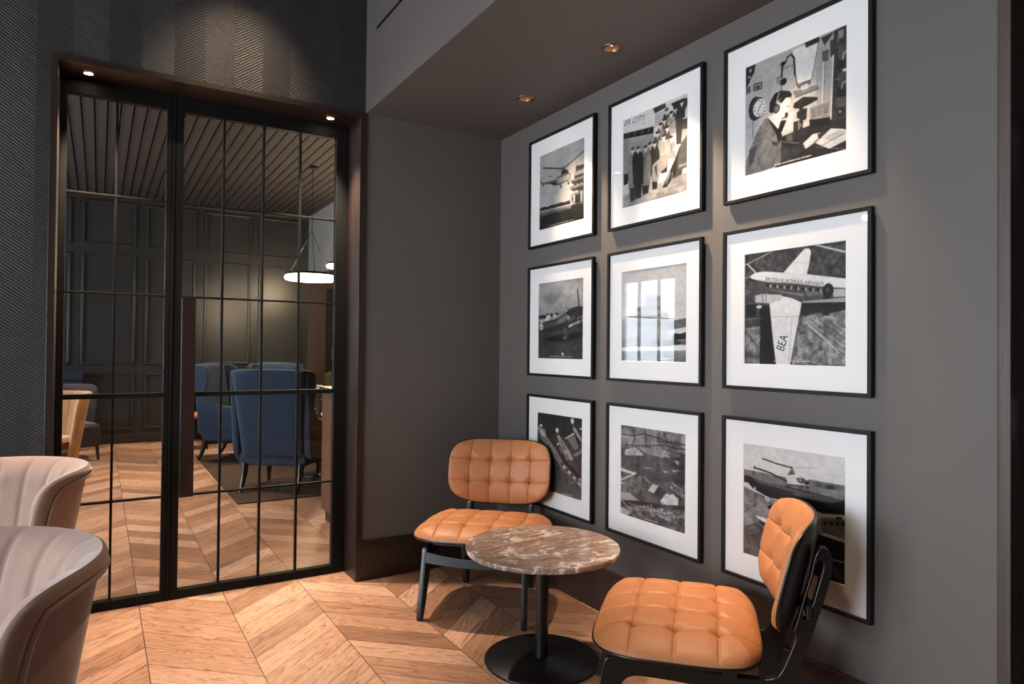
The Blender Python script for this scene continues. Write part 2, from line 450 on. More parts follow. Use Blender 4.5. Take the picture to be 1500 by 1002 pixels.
m = Mesh(); m.box(-WS - .004, -WS - .0005, -7.0, -.176, 3.163, 3.176)
structure(m.build('trim_5', M['black_steel']))
box('ceiling', M['wall'], XL - .2, .2, YB - .2, .25, CE, CE + .1, kind='structure')

# skirting boards
m = Mesh(); m.box(-WS - .003, -BT, -BT, 0, 0, BB); m.box(-WS - .003, -BT, -BT - .002, 0, BB - .006, BB + .001)
structure(m.build('baseboard_back', M['dark_wood_x'], bevel=.002))
m = Mesh(); m.box(-BT, 0, -2.884, 0, 0, BB); m.box(-BT - .002, 0, -2.884, 0, BB - .006, BB + .001)
structure(m.build('baseboard_right', wood('skirting_wood', srgb(32, 20, 16), srgb(66, 42, 33), 1, .36), bevel=.002))
box('baseboard_left', M['dark_wood_x'], XL, DX0, -BT, 0, 0, BB, kind='structure')

# ------------------------------------------------------------------ glazed door: architrave, lining, steel leaves
IX0, IX1, IZ = DX0 + .03, DX1 - .032, DH - .03
m = Mesh()
m.box(DX0, IX0, -.014, .02, 0, DH); m.box(IX1, DX1, -.014, .02, 0, DH); m.box(IX0, IX1, -.014, .02, IZ, DH)
m.box(DX0 + .005, IX0, .02, .26, 0, DH - .005); m.box(IX1, DX1 - .001, .02, .26, 0, DH - .005); m.box(IX0, IX1, .02, .26, IZ, DH - .005)
structure(m.build('trim_1', M['dark_wood'], bevel=.0015))

YD = .2
def door_leaf(name, gx0, gx1, fx0, fx1, mull):
    e = bpy.data.objects.new(name, None); C.objects.link(e); e.location = ((fx0 + fx1) / 2, YD, 0); e['kind'] = 'structure'
    ox = (fx0 + fx1) / 2; f = Mesh()
    gz0, gz1 = .05, 2.62
    f.box(fx0 - ox, gx0 - ox, 0, .045, .006, IZ); f.box(gx1 - ox, fx1 - ox, 0, .045, .006, IZ)
    f.box(gx0 - ox, gx1 - ox, 0, .045, .006, gz0); f.box(gx0 - ox, gx1 - ox, 0, .045, gz1, IZ)
    f.build('leaf_frame', M['black_steel'], e, bevel=.003)
    g = Mesh(); g.box(gx0 - ox, gx1 - ox, -.001, .034, 1.083, 1.108)
    g.build('middle_rail', M['black_steel'], e, bevel=.002)
    g = Mesh()
    for z in (2.125, 1.622, .553): g.box(gx0 - ox, gx1 - ox, .001, .03, z - .005, z + .005)
    for x in mull: g.box(x - .006 - ox, x + .006 - ox, .002, .03, gz0, gz1)
    g.build('glazing_bars', M['black_steel'], e, bevel=.0015)
    Mesh().box(gx0 - .004 - ox, gx1 + .004 - ox, .014, .02, gz0 - .004, gz1 + .004).build('glass', M['door_glass'], e)
    return e
door_leaf('door_1', -2.395, -1.951, IX0, -1.924, [-2.18])
d2 = door_leaf('door_2', -1.868, -1.036, -1.906, IX1, [-1.665, -1.454, -1.248])
ox = (-1.906 + IX1) / 2
hd = Mesh().box(-1.872 - ox, -1.803 - ox, -.055, -.015, .553, 1.612).build('pull_handle', M['dark_wood'], d2, bevel=.003)
Mesh().box(-1.8725 - ox, -1.8025 - ox, -.056, -.014, 1.612, 1.617).build('handle_cap', M['bronze'], hd)
mm = Mesh()
for z in (.75, 1.4): mm.box(-1.85 - ox, -1.83 - ox, -.015, .0, z - .02, z + .02)
mm.build('standoff', M['black_steel'], hd)
m = Mesh().box(-1.9225, -1.9075, YD - .004, YD + .05, 0, IZ); structure(m.build('trim_2', M['black_steel'], bevel=.002))

# dark doorway at the right edge of the picture wall
m = Mesh()
m.box(-.016, .02, -2.890, -2.884, 0, 2.75)
m.box(-.02, .2, -2.921, -2.890, 0, 2.75); m.box(-.02, .2, -3.95, -2.921, 2.72, 2.75)
structure(m.build('trim_3', M['grey_oak'], bevel=.002))
e = bpy.data.objects.new('door_3', None); C.objects.link(e); e.location = (.05, -3.4, 0); e['kind'] = 'structure'
m = Mesh().box(0, .045, -.54, .478, .006, 2.715); m.build('door_panel', M['black_steel'], e, bevel=.003)
m = Mesh()
for z in (.35, 1.16, 1.95): m.tube([(-.008, .455, z - .06), (-.008, .455, z + .06)], .008, 10)
m.build('hinge', M['steel'], e)

# ------------------------------------------------------------------ framed photographs
PRINTS={
'r1c1':[
('g',.58,.74,((-6.411,-5.643),(4.133,-.628),(4.149,2.979),(-6.094,3.597))),
('n',.6,.7,3,2,((-.031,-.008),(1.002,-.011),(1.004,.237),(-.027,.285))),
('p',.11,((-.055,.802),(1.041,.782),(1.044,1.054),(-.05,1.04))),
('p',.46,((-.055,.75),(.727,.784),(.727,.823),(.426,.811),(-.055,.807))),
('p',.3,((-.055,.777),(.618,.804),(.713,.825),(-.052,.825))),
('p',.1,((-.055,.707),(.121,.7),(.191,.718),(.292,.707),(.392,.716),(.489,.709),(.586,.725),(.695,.72),(.711,.766),(.456,.759),(-.055,.743))),
('p',.32,((.711,.757),(.704,.659),(.787,.65),(.785,.6),(.692,.568),(.708,.548),(.785,.55),(.792,.509),(.706,.489),(.722,.471),(.789,.471),(.792,.421),(.819,.373),(.822,.31),(1.034,.325),(1.041,.825))),
('p',.12,((.822,.319),(1.034,.328),(1.034,.375),(.822,.364))),
('p',.5,((.792,.394),(1.034,.384),(1.037,.423),(.792,.43))),
('p',.12,((.792,.434),(1.037,.43),(1.037,.459),(.794,.464))),
('p',.4,((.706,.475),(1.037,.477),(1.037,.493),(.708,.493))),
('p',.12,((.722,.496),(1.037,.498),(1.037,.555),(.792,.546))),
('p',.42,((.692,.559),(1.039,.564),(1.039,.582),(.692,.577))),
('p',.14,((.708,.584),(1.039,.589),(1.039,.65),(.792,.627))),
('p',.55,((.845,.539),(.875,.541),(.875,.564),(.845,.564))),
('p',.55,((.921,.541),(.949,.541),(.951,.564),(.921,.564))),
('p',.62,((.704,.668),(.808,.664),(.81,.761),(.704,.757))),
('p',.15,((.741,.684),(.771,.684),(.773,.741),(.741,.745))),
('p',.1,((.817,.677),(.917,.677),(.919,.786),(.819,.777))),
('p',.6,((.794,.618),(.877,.623),(.877,.652),(.796,.652))),
('p',.6,((.928,.645),(.958,.645),(.958,.775),(.93,.779))),
('l',.3,.009,((.843,.323),(.843,.262))),
('p',.36,((.371,.434),(.403,.366),(.5,.357),(.51,.316),(.563,.298),(.628,.312),(.669,.357),(.713,.394),(.725,.434),(.692,.457),(.581,.471),(.454,.482),(.38,.471))),
('p',.13,((.491,.346),(.514,.305),(.563,.294),(.637,.314),(.669,.362),(.611,.357))),
('p',.62,((.412,.387),(.681,.382),(.706,.421),(.692,.443),(.419,.45))),
('p',.35,((.452,.407),(.473,.407),(.473,.425),(.452,.425))),
('p',.35,((.505,.407),(.523,.407),(.523,.425),(.505,.425))),
('p',.35,((.556,.407),(.574,.407),(.574,.425),(.556,.425))),
('p',.35,((.607,.407),(.625,.407),(.625,.425),(.607,.425))),
('p',.35,((.655,.407),(.676,.407),(.676,.425),(.658,.425))),
('p',.3,((.387,.394),(.045,.369),(.038,.391),(.253,.423),(.38,.459))),
('p',.12,((.218,.412),(.38,.416),(.38,.471))),
('p',.35,((.006,.321),(.068,.382),(.038,.396))),
('l',.15,.009,((.017,.332),(.082,.389))),
('l',.08,.016,((.077,.173),(.53,.28))),
('l',.12,.014,((.563,.282),(1.032,.153))),
('l',.1,.016,((.547,.266),(.554,.305))),
('l',.2,.009,((.218,.316),(.285,.325))),
('e',.1,.503,.507,.019,.016),
('e',.1,.667,.498,.019,.018),
('e',.1,.084,.409,.014,.014),
('l',.1,.009,((.491,.468),(.503,.507))),
('l',.1,.009,((.651,.464),(.667,.498))),
('c',.85,((.221,.975),(.782,.979)))],
'r1c2':[
('g',.86,.7,((-6.118,-6.519),(3.646,-.696),(3.651,3.09),(-5.822,3.985))),
('n',.45,.62,4,3,((-.058,.203),(.495,.273),(.53,.391),(.5,.7),(-.053,.686))),
('p',.07,((-.06,.144),(.5,.201),(.495,.273),(-.058,.203))),
('l',.6,.009,((.069,.203),(.088,.162))),
('l',.6,.009,((.19,.216),(.208,.176))),
('l',.6,.009,((.305,.228),(.324,.189))),
('l',.6,.009,((.419,.239),(.435,.201))),
('p',.8,((.675,.019),(1.034,.005),(1.036,.266),(.678,.164))),
('p',.2,((.486,.005),(.675,.003),(.689,.053),(.52,.067))),
('p',.7,((.516,.073),(.675,.078),(.678,.164),(.516,.228))),
('p',.2,((.918,.244),(1.034,.255),(1.036,.362),(.92,.348))),
('p',.6,((.92,.348),(1.036,.362),(1.038,.593),(.923,.566))),
('p',.13,((.758,.035),(.93,.033),(1.034,.055),(.932,.21),(.913,.489),(.842,.489),(.826,.121))),
('p',.25,((.909,.487),(1.036,.389),(1.038,.743),(.777,.782),(.805,.691))),
('p',.5,((.883,.709),(1.038,.698),(1.038,.725),(.883,.732))),
('n',.42,.66,5,10,((-.051,.866),(1.038,.804),(1.041,1.043),(-.048,1.025))),
('p',.2,((.763,.759),(.937,.739),(.925,.811),(.752,.834))),
('p',.08,((.012,.616),(.1,.625),(.081,.736),(.012,.743))),
('p',.1,((.643,.893),(.83,.621),(.895,.502),(.844,.777),(.703,.9))),
('l',.8,.009,((.696,.861),(.756,.757))),
('l',.7,.007,((.779,.859),(.789,.764))),
('p',.2,((.652,.117),(.733,.132),(.752,.205),(.747,.253),(.65,.241),(.641,.185))),
('p',.12,((.689,.13),(.703,.13),(.703,.241))),
('e',.75,.696,.098,.026,.025),
('e',.12,.696,.078,.03,.016),
('p',.85,((.687,.121),(.705,.126),(.698,.16))),
('p',.14,((.784,.135),(.863,.151),(.881,.223),(.876,.289),(.782,.278),(.772,.203))),
('p',.084,((.821,.148),(.835,.148),(.832,.275))),
('e',.75,.826,.117,.026,.025),
('e',.12,.826,.098,.03,.016),
('p',.85,((.819,.139),(.837,.144),(.828,.178))),
('p',.12,((.881,.092),(.948,.107),(.964,.178),(.962,.237),(.879,.228),(.872,.16))),
('p',.072,((.913,.105),(.925,.105),(.925,.226))),
('e',.75,.918,.076,.026,.025),
('e',.12,.918,.055,.03,.016),
('p',.85,((.909,.096),(.927,.101),(.92,.135))),
('p',.5,((.715,.16),(.812,.18),(.835,.255),(.83,.371),(.712,.355),(.698,.226))),
('p',.3,((.761,.176),(.775,.176),(.775,.357))),
('e',.75,.768,.144,.026,.025),
('e',.12,.765,.126,.03,.016),
('p',.85,((.758,.166),(.777,.171),(.77,.205))),
('p',.25,((.62,.207),(.701,.226),(.719,.298),(.717,.38),(.617,.371),(.606,.278))),
('p',.15,((.657,.223),(.671,.223),(.671,.369))),
('e',.75,.664,.191,.026,.025),
('e',.12,.664,.171,.03,.016),
('p',.85,((.654,.214),(.675,.216),(.666,.253))),
('p',.42,((.567,.241),(.643,.257),(.661,.33),(.659,.405),(.564,.396),(.555,.312))),
('p',.252,((.601,.255),(.615,.255),(.615,.394))),
('e',.75,.608,.223,.026,.025),
('e',.12,.608,.205,.03,.016),
('p',.85,((.599,.248),(.62,.25),(.611,.287))),
('p',.22,((.664,.3),(.742,.316),(.761,.389),(.758,.43),(.659,.421),(.65,.369))),
('p',.132,((.701,.314),(.715,.314),(.712,.418))),
('e',.75,.705,.282,.026,.025),
('e',.12,.705,.262,.03,.016),
('p',.85,((.696,.305),(.717,.31),(.708,.344))),
('p',.22,((.516,.321),(.599,.337),(.62,.409),(.615,.491),(.513,.482),(.502,.389))),
('p',.132,((.555,.334),(.569,.334),(.567,.48))),
('e',.75,.56,.303,.026,.025),
('e',.12,.56,.282,.03,.016),
('p',.85,((.553,.325),(.571,.328),(.564,.364))),
('p',.46,((.712,.418),(.814,.439),(.837,.512),(.832,.621),(.708,.607),(.696,.484))),
('p',.276,((.761,.434),(.775,.434),(.775,.607))),
('e',.75,.765,.403,.026,.025),
('e',.12,.765,.384,.03,.016),
('p',.85,((.758,.425),(.777,.43),(.77,.464))),
('p',.52,((.583,.371),(.722,.4),(.754,.477),(.747,.571),(.576,.546),(.56,.439))),
('p',.1,((.592,.534),(.722,.559),(.708,.739),(.62,.739))),
('p',.312,((.652,.391),(.666,.391),(.664,.552))),
('e',.75,.657,.359,.026,.025),
('e',.12,.657,.341,.03,.016),
('p',.85,((.648,.384),(.668,.387),(.659,.423))),
('p',.5,((.583,.532),(.722,.555),(.701,.686),(.606,.725))),
('p',.1,((.456,.412),(.569,.434),(.594,.509),(.59,.741),(.453,.727),(.437,.482))),
('p',.1,((.465,.714),(.571,.729),(.56,.884),(.488,.888))),
('p',.06,((.511,.43),(.525,.43),(.525,.727))),
('e',.75,.516,.398,.026,.025),
('e',.12,.516,.378,.03,.016),
('p',.85,((.506,.421),(.527,.423),(.518,.459))),
('p',.5,((.483,.618),(.587,.573),(.627,.65),(.571,.816),(.476,.795))),
('p',.2,((.511,.645),(.555,.614),(.557,.773))),
('e',.85,.83,.525,.035,.016),
('p',.3,((.414,.414),(.469,.421),(.483,.493),(.479,.457),(.412,.457),(.405,.487))),
('p',.18,((.437,.423),(.453,.423),(.449,.45))),
('e',.75,.444,.391,.026,.025),
('e',.12,.442,.371,.03,.016),
('p',.85,((.435,.414),(.456,.418),(.446,.455))),
('p',.4,((.301,.421),(.432,.446),(.463,.523),(.458,.836),(.296,.82),(.278,.489))),
('p',.1,((.312,.807),(.435,.825),(.421,.907),(.335,.911))),
('p',.24,((.363,.439),(.379,.439),(.379,.82))),
('e',.75,.37,.407,.026,.025),
('e',.12,.37,.387,.03,.016),
('p',.85,((.361,.43),(.382,.434),(.372,.471))),
('p',.45,((.097,.398),(.208,.418),(.236,.496),(.234,.818),(.095,.807),(.079,.471))),
('p',.1,((.109,.793),(.213,.807),(.201,.947),(.13,.954))),
('p',.27,((.15,.414),(.167,.414),(.167,.804))),
('e',.75,.157,.38,.026,.025),
('e',.12,.157,.359,.03,.016),
('p',.85,((.148,.405),(.169,.409),(.16,.446))),
('p',.08,((.178,.405),(.312,.432),(.345,.509),(.34,.789),(.174,.77),(.155,.475))),
('p',.1,((.19,.757),(.317,.777),(.303,.934),(.215,.938))),
('p',.048,((.243,.425),(.259,.425),(.259,.77))),
('e',.75,.25,.391,.026,.025),
('e',.12,.25,.371,.03,.016),
('p',.85,((.241,.416),(.261,.418),(.252,.455))),
('t','ER CITY',.12,(.012,.067),(.352,.087),.062,.35)],
'r1c3':[
('g',.66,.74,((-3.034,-3.824),(2.385,-.499),(2.385,2.58),(-2.939,2.586))),
('p',.62,((.728,.01),(.892,-.002),(.88,.723),(.732,.734))),
('p',.17,((.889,.005),(1.035,-.004),(1.037,.82),(.866,.732))),
('p',.5,((.936,.023),(.973,.023),(.973,.089),(.936,.089))),
('p',.28,((.922,.137),(.994,.151),(.994,.269),(.922,.257))),
('p',.12,((.92,.255),(1,.271),(1,.35),(.92,.334))),
('p',.26,((.922,.364),(.996,.375),(.998,.48),(.924,.468))),
('p',.12,((.915,.48),(1,.493),(1,.573),(.915,.559))),
('p',.3,((.908,.557),(.996,.571),(.996,.65),(.91,.639))),
('p',.14,((.924,.655),(.989,.661),(.989,.714),(.924,.709))),
('l',.75,.009,((1.005,.207),(.973,.221),(.968,.266))),
('l',.75,.009,((1.005,.45),(.968,.457),(.959,.5))),
('p',.8,((.966,.341),(1.007,.348),(1.007,.373),(.966,.366))),
('l',.7,.006,((.936,.023),(.924,.112))),
('l',.6,.006,((.908,.412),(.938,.409))),
('e',.05,.945,.682,.03,.031),
('e',.5,.945,.682,.014,.013),
('p',.86,((.499,.017),(.758,.014),(.686,.334),(.55,.33),(.524,.241))),
('l',.25,.006,((.758,.014),(.686,.334),(.55,.33))),
('p',.16,((.619,-.006),(.755,.003),(.755,.044),(.628,.048))),
('p',.15,((.774,.019),(.889,.012),(.806,.096))),
('p',.18,((.857,.071),(.922,.078),(.922,.203),(.857,.207))),
('p',.22,((.783,.137),(.841,.139),(.841,.23),(.788,.223))),
('l',.6,.006,((.799,.151),(.799,.212))),
('l',.6,.006,((.82,.153),(.822,.219))),
('l',.9,.009,((.797,.226),(.781,.707))),
('l',.4,.006,((.809,.23),(.792,.711))),
('l',.9,.011,((.885,.203),(.864,.718))),
('l',.2,.006,((.899,.207),(.88,.723))),
('p',.1,((-.001,.001),(.11,.001),(.092,.078),(.055,.112),(.036,.157),(-.001,.185))),
('e',.6,.05,.042,.016,.018),
('e',.6,.036,.098,.014,.013),
('p',.28,((.083,.176),(.182,.182),(.182,.253),(.083,.246))),
('p',.55,((.096,.189),(.168,.194),(.168,.239),(.096,.235))),
('p',.2,((.11,.205),(.152,.207),(.154,.235),(.115,.232))),
('p',.35,((-.001,.176),(.052,.182),(.052,.246),(-.001,.246))),
('e',.08,.106,.409,.072,.109),
('e',.3,.131,.412,.076,.1),
('e',.06,.14,.412,.076,.093),
('e',.88,.152,.414,.072,.081),
('e',.1,.152,.348,.007,.006),
('e',.1,.18,.366,.007,.006),
('e',.1,.203,.396,.007,.006),
('e',.1,.21,.43,.007,.006),
('e',.1,.203,.459,.007,.006),
('e',.1,.182,.477,.007,.006),
('e',.1,.152,.477,.007,.006),
('e',.1,.124,.462,.007,.006),
('e',.1,.101,.43,.007,.006),
('e',.1,.094,.396,.007,.006),
('e',.1,.101,.364,.007,.006),
('e',.1,.122,.348,.007,.006),
('l',.1,.006,((.152,.414),(.18,.382))),
('l',.1,.006,((.152,.414),(.133,.45))),
('l',.2,.006,((.08,.496),(.08,.675))),
('l',.1,.018,((.395,.139),(.434,.103),(.45,.062),(.487,.051),(.515,.096),(.524,.241))),
('l',.8,.006,((.404,.135),(.441,.105),(.457,.069),(.487,.062))),
('l',.15,.02,((.395,.098),(.388,.216))),
('e',.1,.406,.262,.035,.031),
('e',.08,.402,.101,.028,.018),
('p',.5,((.335,.196),(.374,.198),(.376,.262),(.337,.264))),
('l',.3,.006,((.388,.28),(.388,.339))),
('l',.3,.006,((.409,.144),(.524,.155))),
('l',.15,.009,((.524,.228),(.55,.348))),
('p',.3,((.55,.341),(.677,.334),(.677,.369),(.557,.371))),
('p',.45,((.501,.378),(.748,.396),(.753,.43),(.533,.439))),
('p',.75,((.582,.357),(.651,.353),(.654,.398),(.589,.4))),
('l',.15,.006,((.529,.439),(.751,.432))),
('p',.08,((.517,.484),(.605,.457),(.737,.498),(.746,.521),(.637,.543),(.543,.541),(.506,.518))),
('p',.12,((.566,.466),(.61,.471),(.6,.768),(.568,.773))),
('p',.1,((.543,.571),(.587,.561),(.587,.625),(.543,.627))),
('p',.15,((.51,.645),(.559,.645),(.559,.757),(.51,.752))),
('p',.12,((.603,.559),(.644,.559),(.637,.655),(.603,.657))),
('e',.45,.573,.691,.016,.02),
('p',.52,((.67,.568),(.846,.568),(.848,.693),(.672,.67))),
('l',.25,.006,((.684,.596),(.723,.596))),
('l',.25,.006,((.739,.593),(.776,.593))),
('l',.25,.006,((.797,.593),(.834,.593))),
('l',.25,.006,((.684,.614),(.723,.616))),
('l',.25,.006,((.739,.614),(.776,.614))),
('l',.25,.006,((.797,.611),(.834,.611))),
('l',.25,.006,((.684,.634),(.723,.634))),
('l',.25,.006,((.739,.632),(.776,.632))),
('l',.25,.006,((.797,.632),(.834,.632))),
('l',.25,.006,((.686,.652),(.723,.652))),
('l',.25,.006,((.739,.652),(.776,.65))),
('l',.25,.006,((.797,.65),(.834,.65))),
('p',.13,((.379,.741),(.543,.725),(.67,.718),(.792,.711),(1.037,.768),(1.037,1.027),(.311,1.084))),
('p',.06,((.665,.668),(.732,.68),(.859,.7),(.859,.759),(.67,.739))),
('l',.5,.006,((.395,.786),(.575,.843))),
('l',.45,.006,((.732,.913),(1.01,1.002))),
('p',.3,((.446,.741),(.494,.741),(.503,.807),(.436,.789))),
('p',.82,((.721,.879),(.866,.795),(.97,.827),(1.037,.857),(1.037,.918),(.852,.959))),
('p',.7,((.792,.852),(.938,.829),(1.024,.857),(.866,.9))),
('l',.4,.004,((.792,.913),(.982,.87))),
('l',.9,.006,((.762,.873),(.91,.818))),
('p',.42,((-.015,1.013),(.013,.854),(.078,.711),(.122,.627),(.212,.532),(.265,.532),(.351,.643),(.385,.741),(.395,.87),(.379,.981),(.133,1.004))),
('n',.34,.5,26,26,((.004,.897),(.078,.711),(.122,.627),(.212,.539),(.274,.609),(.36,.748),(.388,.854),(.362,.979),(.133,.993))),
('p',.2,((.274,.754),(.342,.779),(.353,.818),(.309,.793))),
('p',.25,((.041,.77),(.133,.748),(.096,.873),(.041,.936))),
('p',.2,((.379,.825),(.478,.87),(.607,.848),(.635,.904),(.513,.95),(.388,.968))),
('p',.1,((.242,.539),(.36,.655),(.385,.596),(.443,.609),(.457,.634),(.395,.734),(.36,.804),(.339,.714))),
('p',.8,((.605,.852),(.7,.798),(.769,.804),(.774,.848),(.709,.877),(.631,.907))),
('p',.12,((.744,.807),(.774,.813),(.779,.85),(.755,.857))),
('l',.4,.006,((.709,.866),(.755,.852))),
('p',.84,((.309,.523),(.293,.468),(.325,.391),(.469,.403),(.483,.455),(.464,.484),(.471,.507),(.441,.541),(.432,.591),(.372,.596),(.355,.664),(.247,.53))),
('p',.1,((.258,.48),(.265,.403),(.316,.337),(.383,.33),(.473,.366),(.496,.403),(.485,.421),(.434,.409),(.385,.446),(.351,.405),(.328,.45),(.307,.484),(.291,.509))),
('l',.55,.013,((.335,.443),(.346,.382),(.367,.346))),
('l',.4,.011,((.36,.43),(.383,.396))),
('e',.15,.335,.477,.037,.041),
('e',.4,.337,.477,.023,.027),
('e',.1,.439,.564,.016,.025),
('l',.1,.009,((.395,.584),(.436,.575))),
('l',.2,.006,((.441,.491),(.464,.491))),
('p',.76,((.452,.575),(.51,.555),(.508,.673),(.397,.725),(.385,.711),(.432,.623))),
('t','Air traffic control at Elmdon Airport, Birmingham',.95,(.316,.981),(.684,.979),.018,0)],
'r2c1':[
('g',.55,.74,((-5.493,-3.712),(3.869,-1.106),(3.888,2.267),(-5.243,4.133))),
('n',.5,.72,3,5,((-.073,-.012),(1.039,-.005),(1.044,.376),(-.066,.394))),
('p',.5,((-.066,.41),(.251,.406),(1.041,.328),(1.046,.519),(-.064,.48))),
('n',.14,.26,40,30,((-.064,.553),(.549,.535),(1.044,.487),(1.053,1.055),(-.055,1.08))),
('p',.12,((-.064,.433),(.158,.424),(.191,.465),(-.064,.474))),
('p',.62,((.692,.571),(1.044,.494),(1.046,.526),(.775,.583))),
('p',.06,((.1,.739),(.436,.698),(1.046,.653),(1.048,.707),(.639,.785),(.255,.782))),
('p',.15,((-.029,.578),(.144,.515),(.417,.485),(.604,.421),(.676,.385),(.856,.351),(1.044,.36),(1.044,.458),(.912,.469),(.831,.53),(.665,.574),(.579,.621),(.315,.66),(-.029,.655))),
('p',.4,((.438,.505),(.634,.431),(.676,.421),(.634,.521),(.521,.542),(.417,.524))),
('p',.3,((.662,.474),(.829,.446),(.817,.51),(.678,.546))),
('p',.27,((.001,.553),(.373,.521),(.549,.544),(.253,.594),(.003,.605))),
('p',.78,((.137,.496),(.204,.44),(.274,.421),(.299,.455),(.221,.505))),
('p',.78,((.341,.446),(.419,.419),(.431,.451),(.357,.465))),
('p',.3,((.121,.521),(.174,.515),(.174,.542),(.121,.544))),
('p',.08,((.172,.421),(.218,.396),(.251,.424))),
('p',.08,((.265,.421),(.318,.396),(.341,.453),(.306,.46))),
('p',.08,((.387,.412),(.475,.403),(.438,.451))),
('p',.06,((.634,.41),(.833,.383),(.836,.415),(.662,.433))),
('l',.66,.014,((.628,.396),(.843,.358))),
('l',.1,.018,((.676,.385),(.856,.351),(1.004,.367))),
('l',.05,.021,((.88,.135),(.917,.369))),
('l',.05,.021,((.93,.435),(.988,.644))),
('e',.1,.926,.403,.046,.039),
('e',.92,.066,.58,.039,.043),
('e',.1,.063,.585,.013,.025),
('e',.9,.685,.478,.025,.025),
('e',.2,.685,.478,.011,.014),
('p',.85,((.688,.587),(.775,.558),(.785,.574),(.708,.605))),
('p',.3,((-.031,.517),(.033,.503),(.033,.555),(-.031,.553))),
('l',.4,.021,((.602,.603),(.623,.678))),
('l',.3,.014,((.637,.619),(.681,.687))),
('e',.12,.616,.73,.053,.043),
('e',.45,.616,.73,.025,.021),
('e',.2,.658,.703,.039,.034),
('c',.85,((.26,.975),(.759,.969))),
('p',.9,((.549,.925),(.591,.925),(.591,.953),(.551,.953)))],
'r2c2':[
('g',.74,.86,((-4.793,-3.869),(3.279,-1.136),(3.286,2.281),(-4.592,4.222))),
('p',.6,((.201,.478),(.278,.412),(.368,.399),(.377,.281),(.442,.285),(.453,.256),(.527,.26),(.534,.294),(.615,.308),(.636,.412),(.661,.465),(.749,.483),(.749,.583),(.745,.844),(.002,.844),(0,.542))),
('p',.5,((.37,.315),(.631,.312),(.631,.353),(.372,.356))),
('p',.42,((.227,.41),(.631,.412),(.631,.453),(.227,.453))),
('p',.4,((.227,.496),(.742,.501),(.742,.533),(.227,.53))),
('p',.5,((.227,.564),(.742,.564),(.745,.623),(.229,.626))),
('p',.55,((.229,.705),(.745,.696),(.745,.753),(.229,.764))),
('p',.34,((.731,.585),(1.022,.551),(1.024,.642),(.745,.676))),
('p',.8,((.745,.68),(1.024,.646),(1.024,.717),(.745,.762))),
('p',.08,((.779,.742),(.846,.705),(.913,.714),(1.024,.689),(1.024,.771),(.826,.778))),
('p',.1,((.722,.778),(.849,.771),(.971,.819),(.722,.839))),
('p',.3,((.869,.778),(1.024,.78),(1.024,.83),(.96,.828))),
('n',.4,.55,20,10,((-.081,.753),(.745,.778),(.745,.844),(-.078,.853))),
('p',.86,((-.078,.853),(1.024,.835),(1.024,.882),(-.078,.896))),
('g',.5,.36,((-.078,.896),(1.024,.882),(1.027,1.048),(-.076,1.075))),
('c',.85,((.206,.978),(.782,.971)))],
'r2c3':[
('n',.14,.32,30,26,((-2.005,-1.935),(2.08,-.727),(2.08,1.838),(-1.95,2.594))),
('l',.72,.016,((.684,-.017),(1.033,.101))),
('l',.72,.009,((-.033,.104),(.295,.004))),
('l',.8,.014,((.027,.088),(.117,.169))),
('l',.6,.009,((-.017,.222),(.059,.204))),
('l',.4,.005,((.099,.042),(.392,.176))),
('l',.5,.005,((-.047,.374),(.087,.335))),
('n',.3,.68,22,22,((.589,.596),(1.035,.539),(1.037,1.016),(.501,1.03),(.545,.764),(.563,.633))),
('l',.22,.005,((.499,.587),(1.037,.939))),
('l',.22,.005,((.589,.599),(1.035,.894))),
('l',.22,.005,((.674,.61),(1.035,.85))),
('l',.22,.005,((.76,.621),(1.035,.807))),
('l',.22,.005,((.843,.633),(1.035,.764))),
('l',.22,.005,((.924,.644),(1.035,.721))),
('l',.22,.005,((1.003,.655),(1.035,.678))),
('l',.75,.014,((.637,.635),(.924,.873))),
('l',.2,.007,((.557,.633),(.545,.919))),
('p',.05,((.587,.476),(1.035,.49),(1.035,.544),(.859,.574),(.848,.592),(.797,.589),(.79,.558),(.587,.576))),
('p',.05,((.166,.48),(.286,.48),(.344,1.023),(.166,1.028))),
('n',.2,.6,14,14,((-.015,.676),(.173,.66),(.168,1.005),(-.026,1.009))),
('l',.1,.007,((.015,.712),(.147,.841))),
('p',.05,((-.031,.471),(.131,.455),(.131,.574),(-.028,.578))),
('l',.5,.005,((.015,.594),(.203,.589))),
('p',.26,((.064,.251),(.242,.272),(.55,.312),(.783,.351),(1.035,.383),(1.035,.449),(.855,.446),(.637,.462),(.51,.421),(.353,.367),(.159,.344),(.006,.301))),
('p',.7,((.878,.376),(1.035,.387),(1.035,.444),(.894,.442))),
('p',.5,((.214,.322),(.392,.36),(.612,.399),(.612,.417),(.379,.367))),
('p',.4,((.637,.381),(.795,.39),(.795,.417),(.649,.419))),
('p',.9,((.055,.201),(.115,.174),(.214,.172),(.418,.201),(.649,.235),(1.035,.308),(1.035,.381),(.783,.349),(.55,.308),(.242,.267),(.078,.228))),
('p',.1,((.046,.213),(.078,.226),(.145,.244),(.129,.26),(.069,.247))),
('l',.35,.005,((.078,.231),(.242,.269),(.55,.31),(.783,.351))),
('p',.08,((.235,.281),(.272,.288),(.272,.31),(.235,.306))),
('p',.7,((.274,.292),(.291,.294),(.291,.322),(.274,.319))),
('p',.08,((.307,.292),(.344,.299),(.344,.322),(.307,.317))),
('p',.7,((.346,.303),(.362,.306),(.362,.333),(.346,.331))),
('p',.08,((.381,.303),(.415,.31),(.415,.333),(.381,.328))),
('p',.7,((.418,.315),(.434,.317),(.434,.344),(.418,.342))),
('p',.08,((.452,.315),(.487,.319),(.487,.347),(.452,.342))),
('p',.7,((.489,.324),(.503,.326),(.503,.356),(.489,.351))),
('p',.08,((.522,.326),(.557,.331),(.557,.358),(.522,.353))),
('p',.7,((.559,.335),(.573,.337),(.573,.365),(.559,.362))),
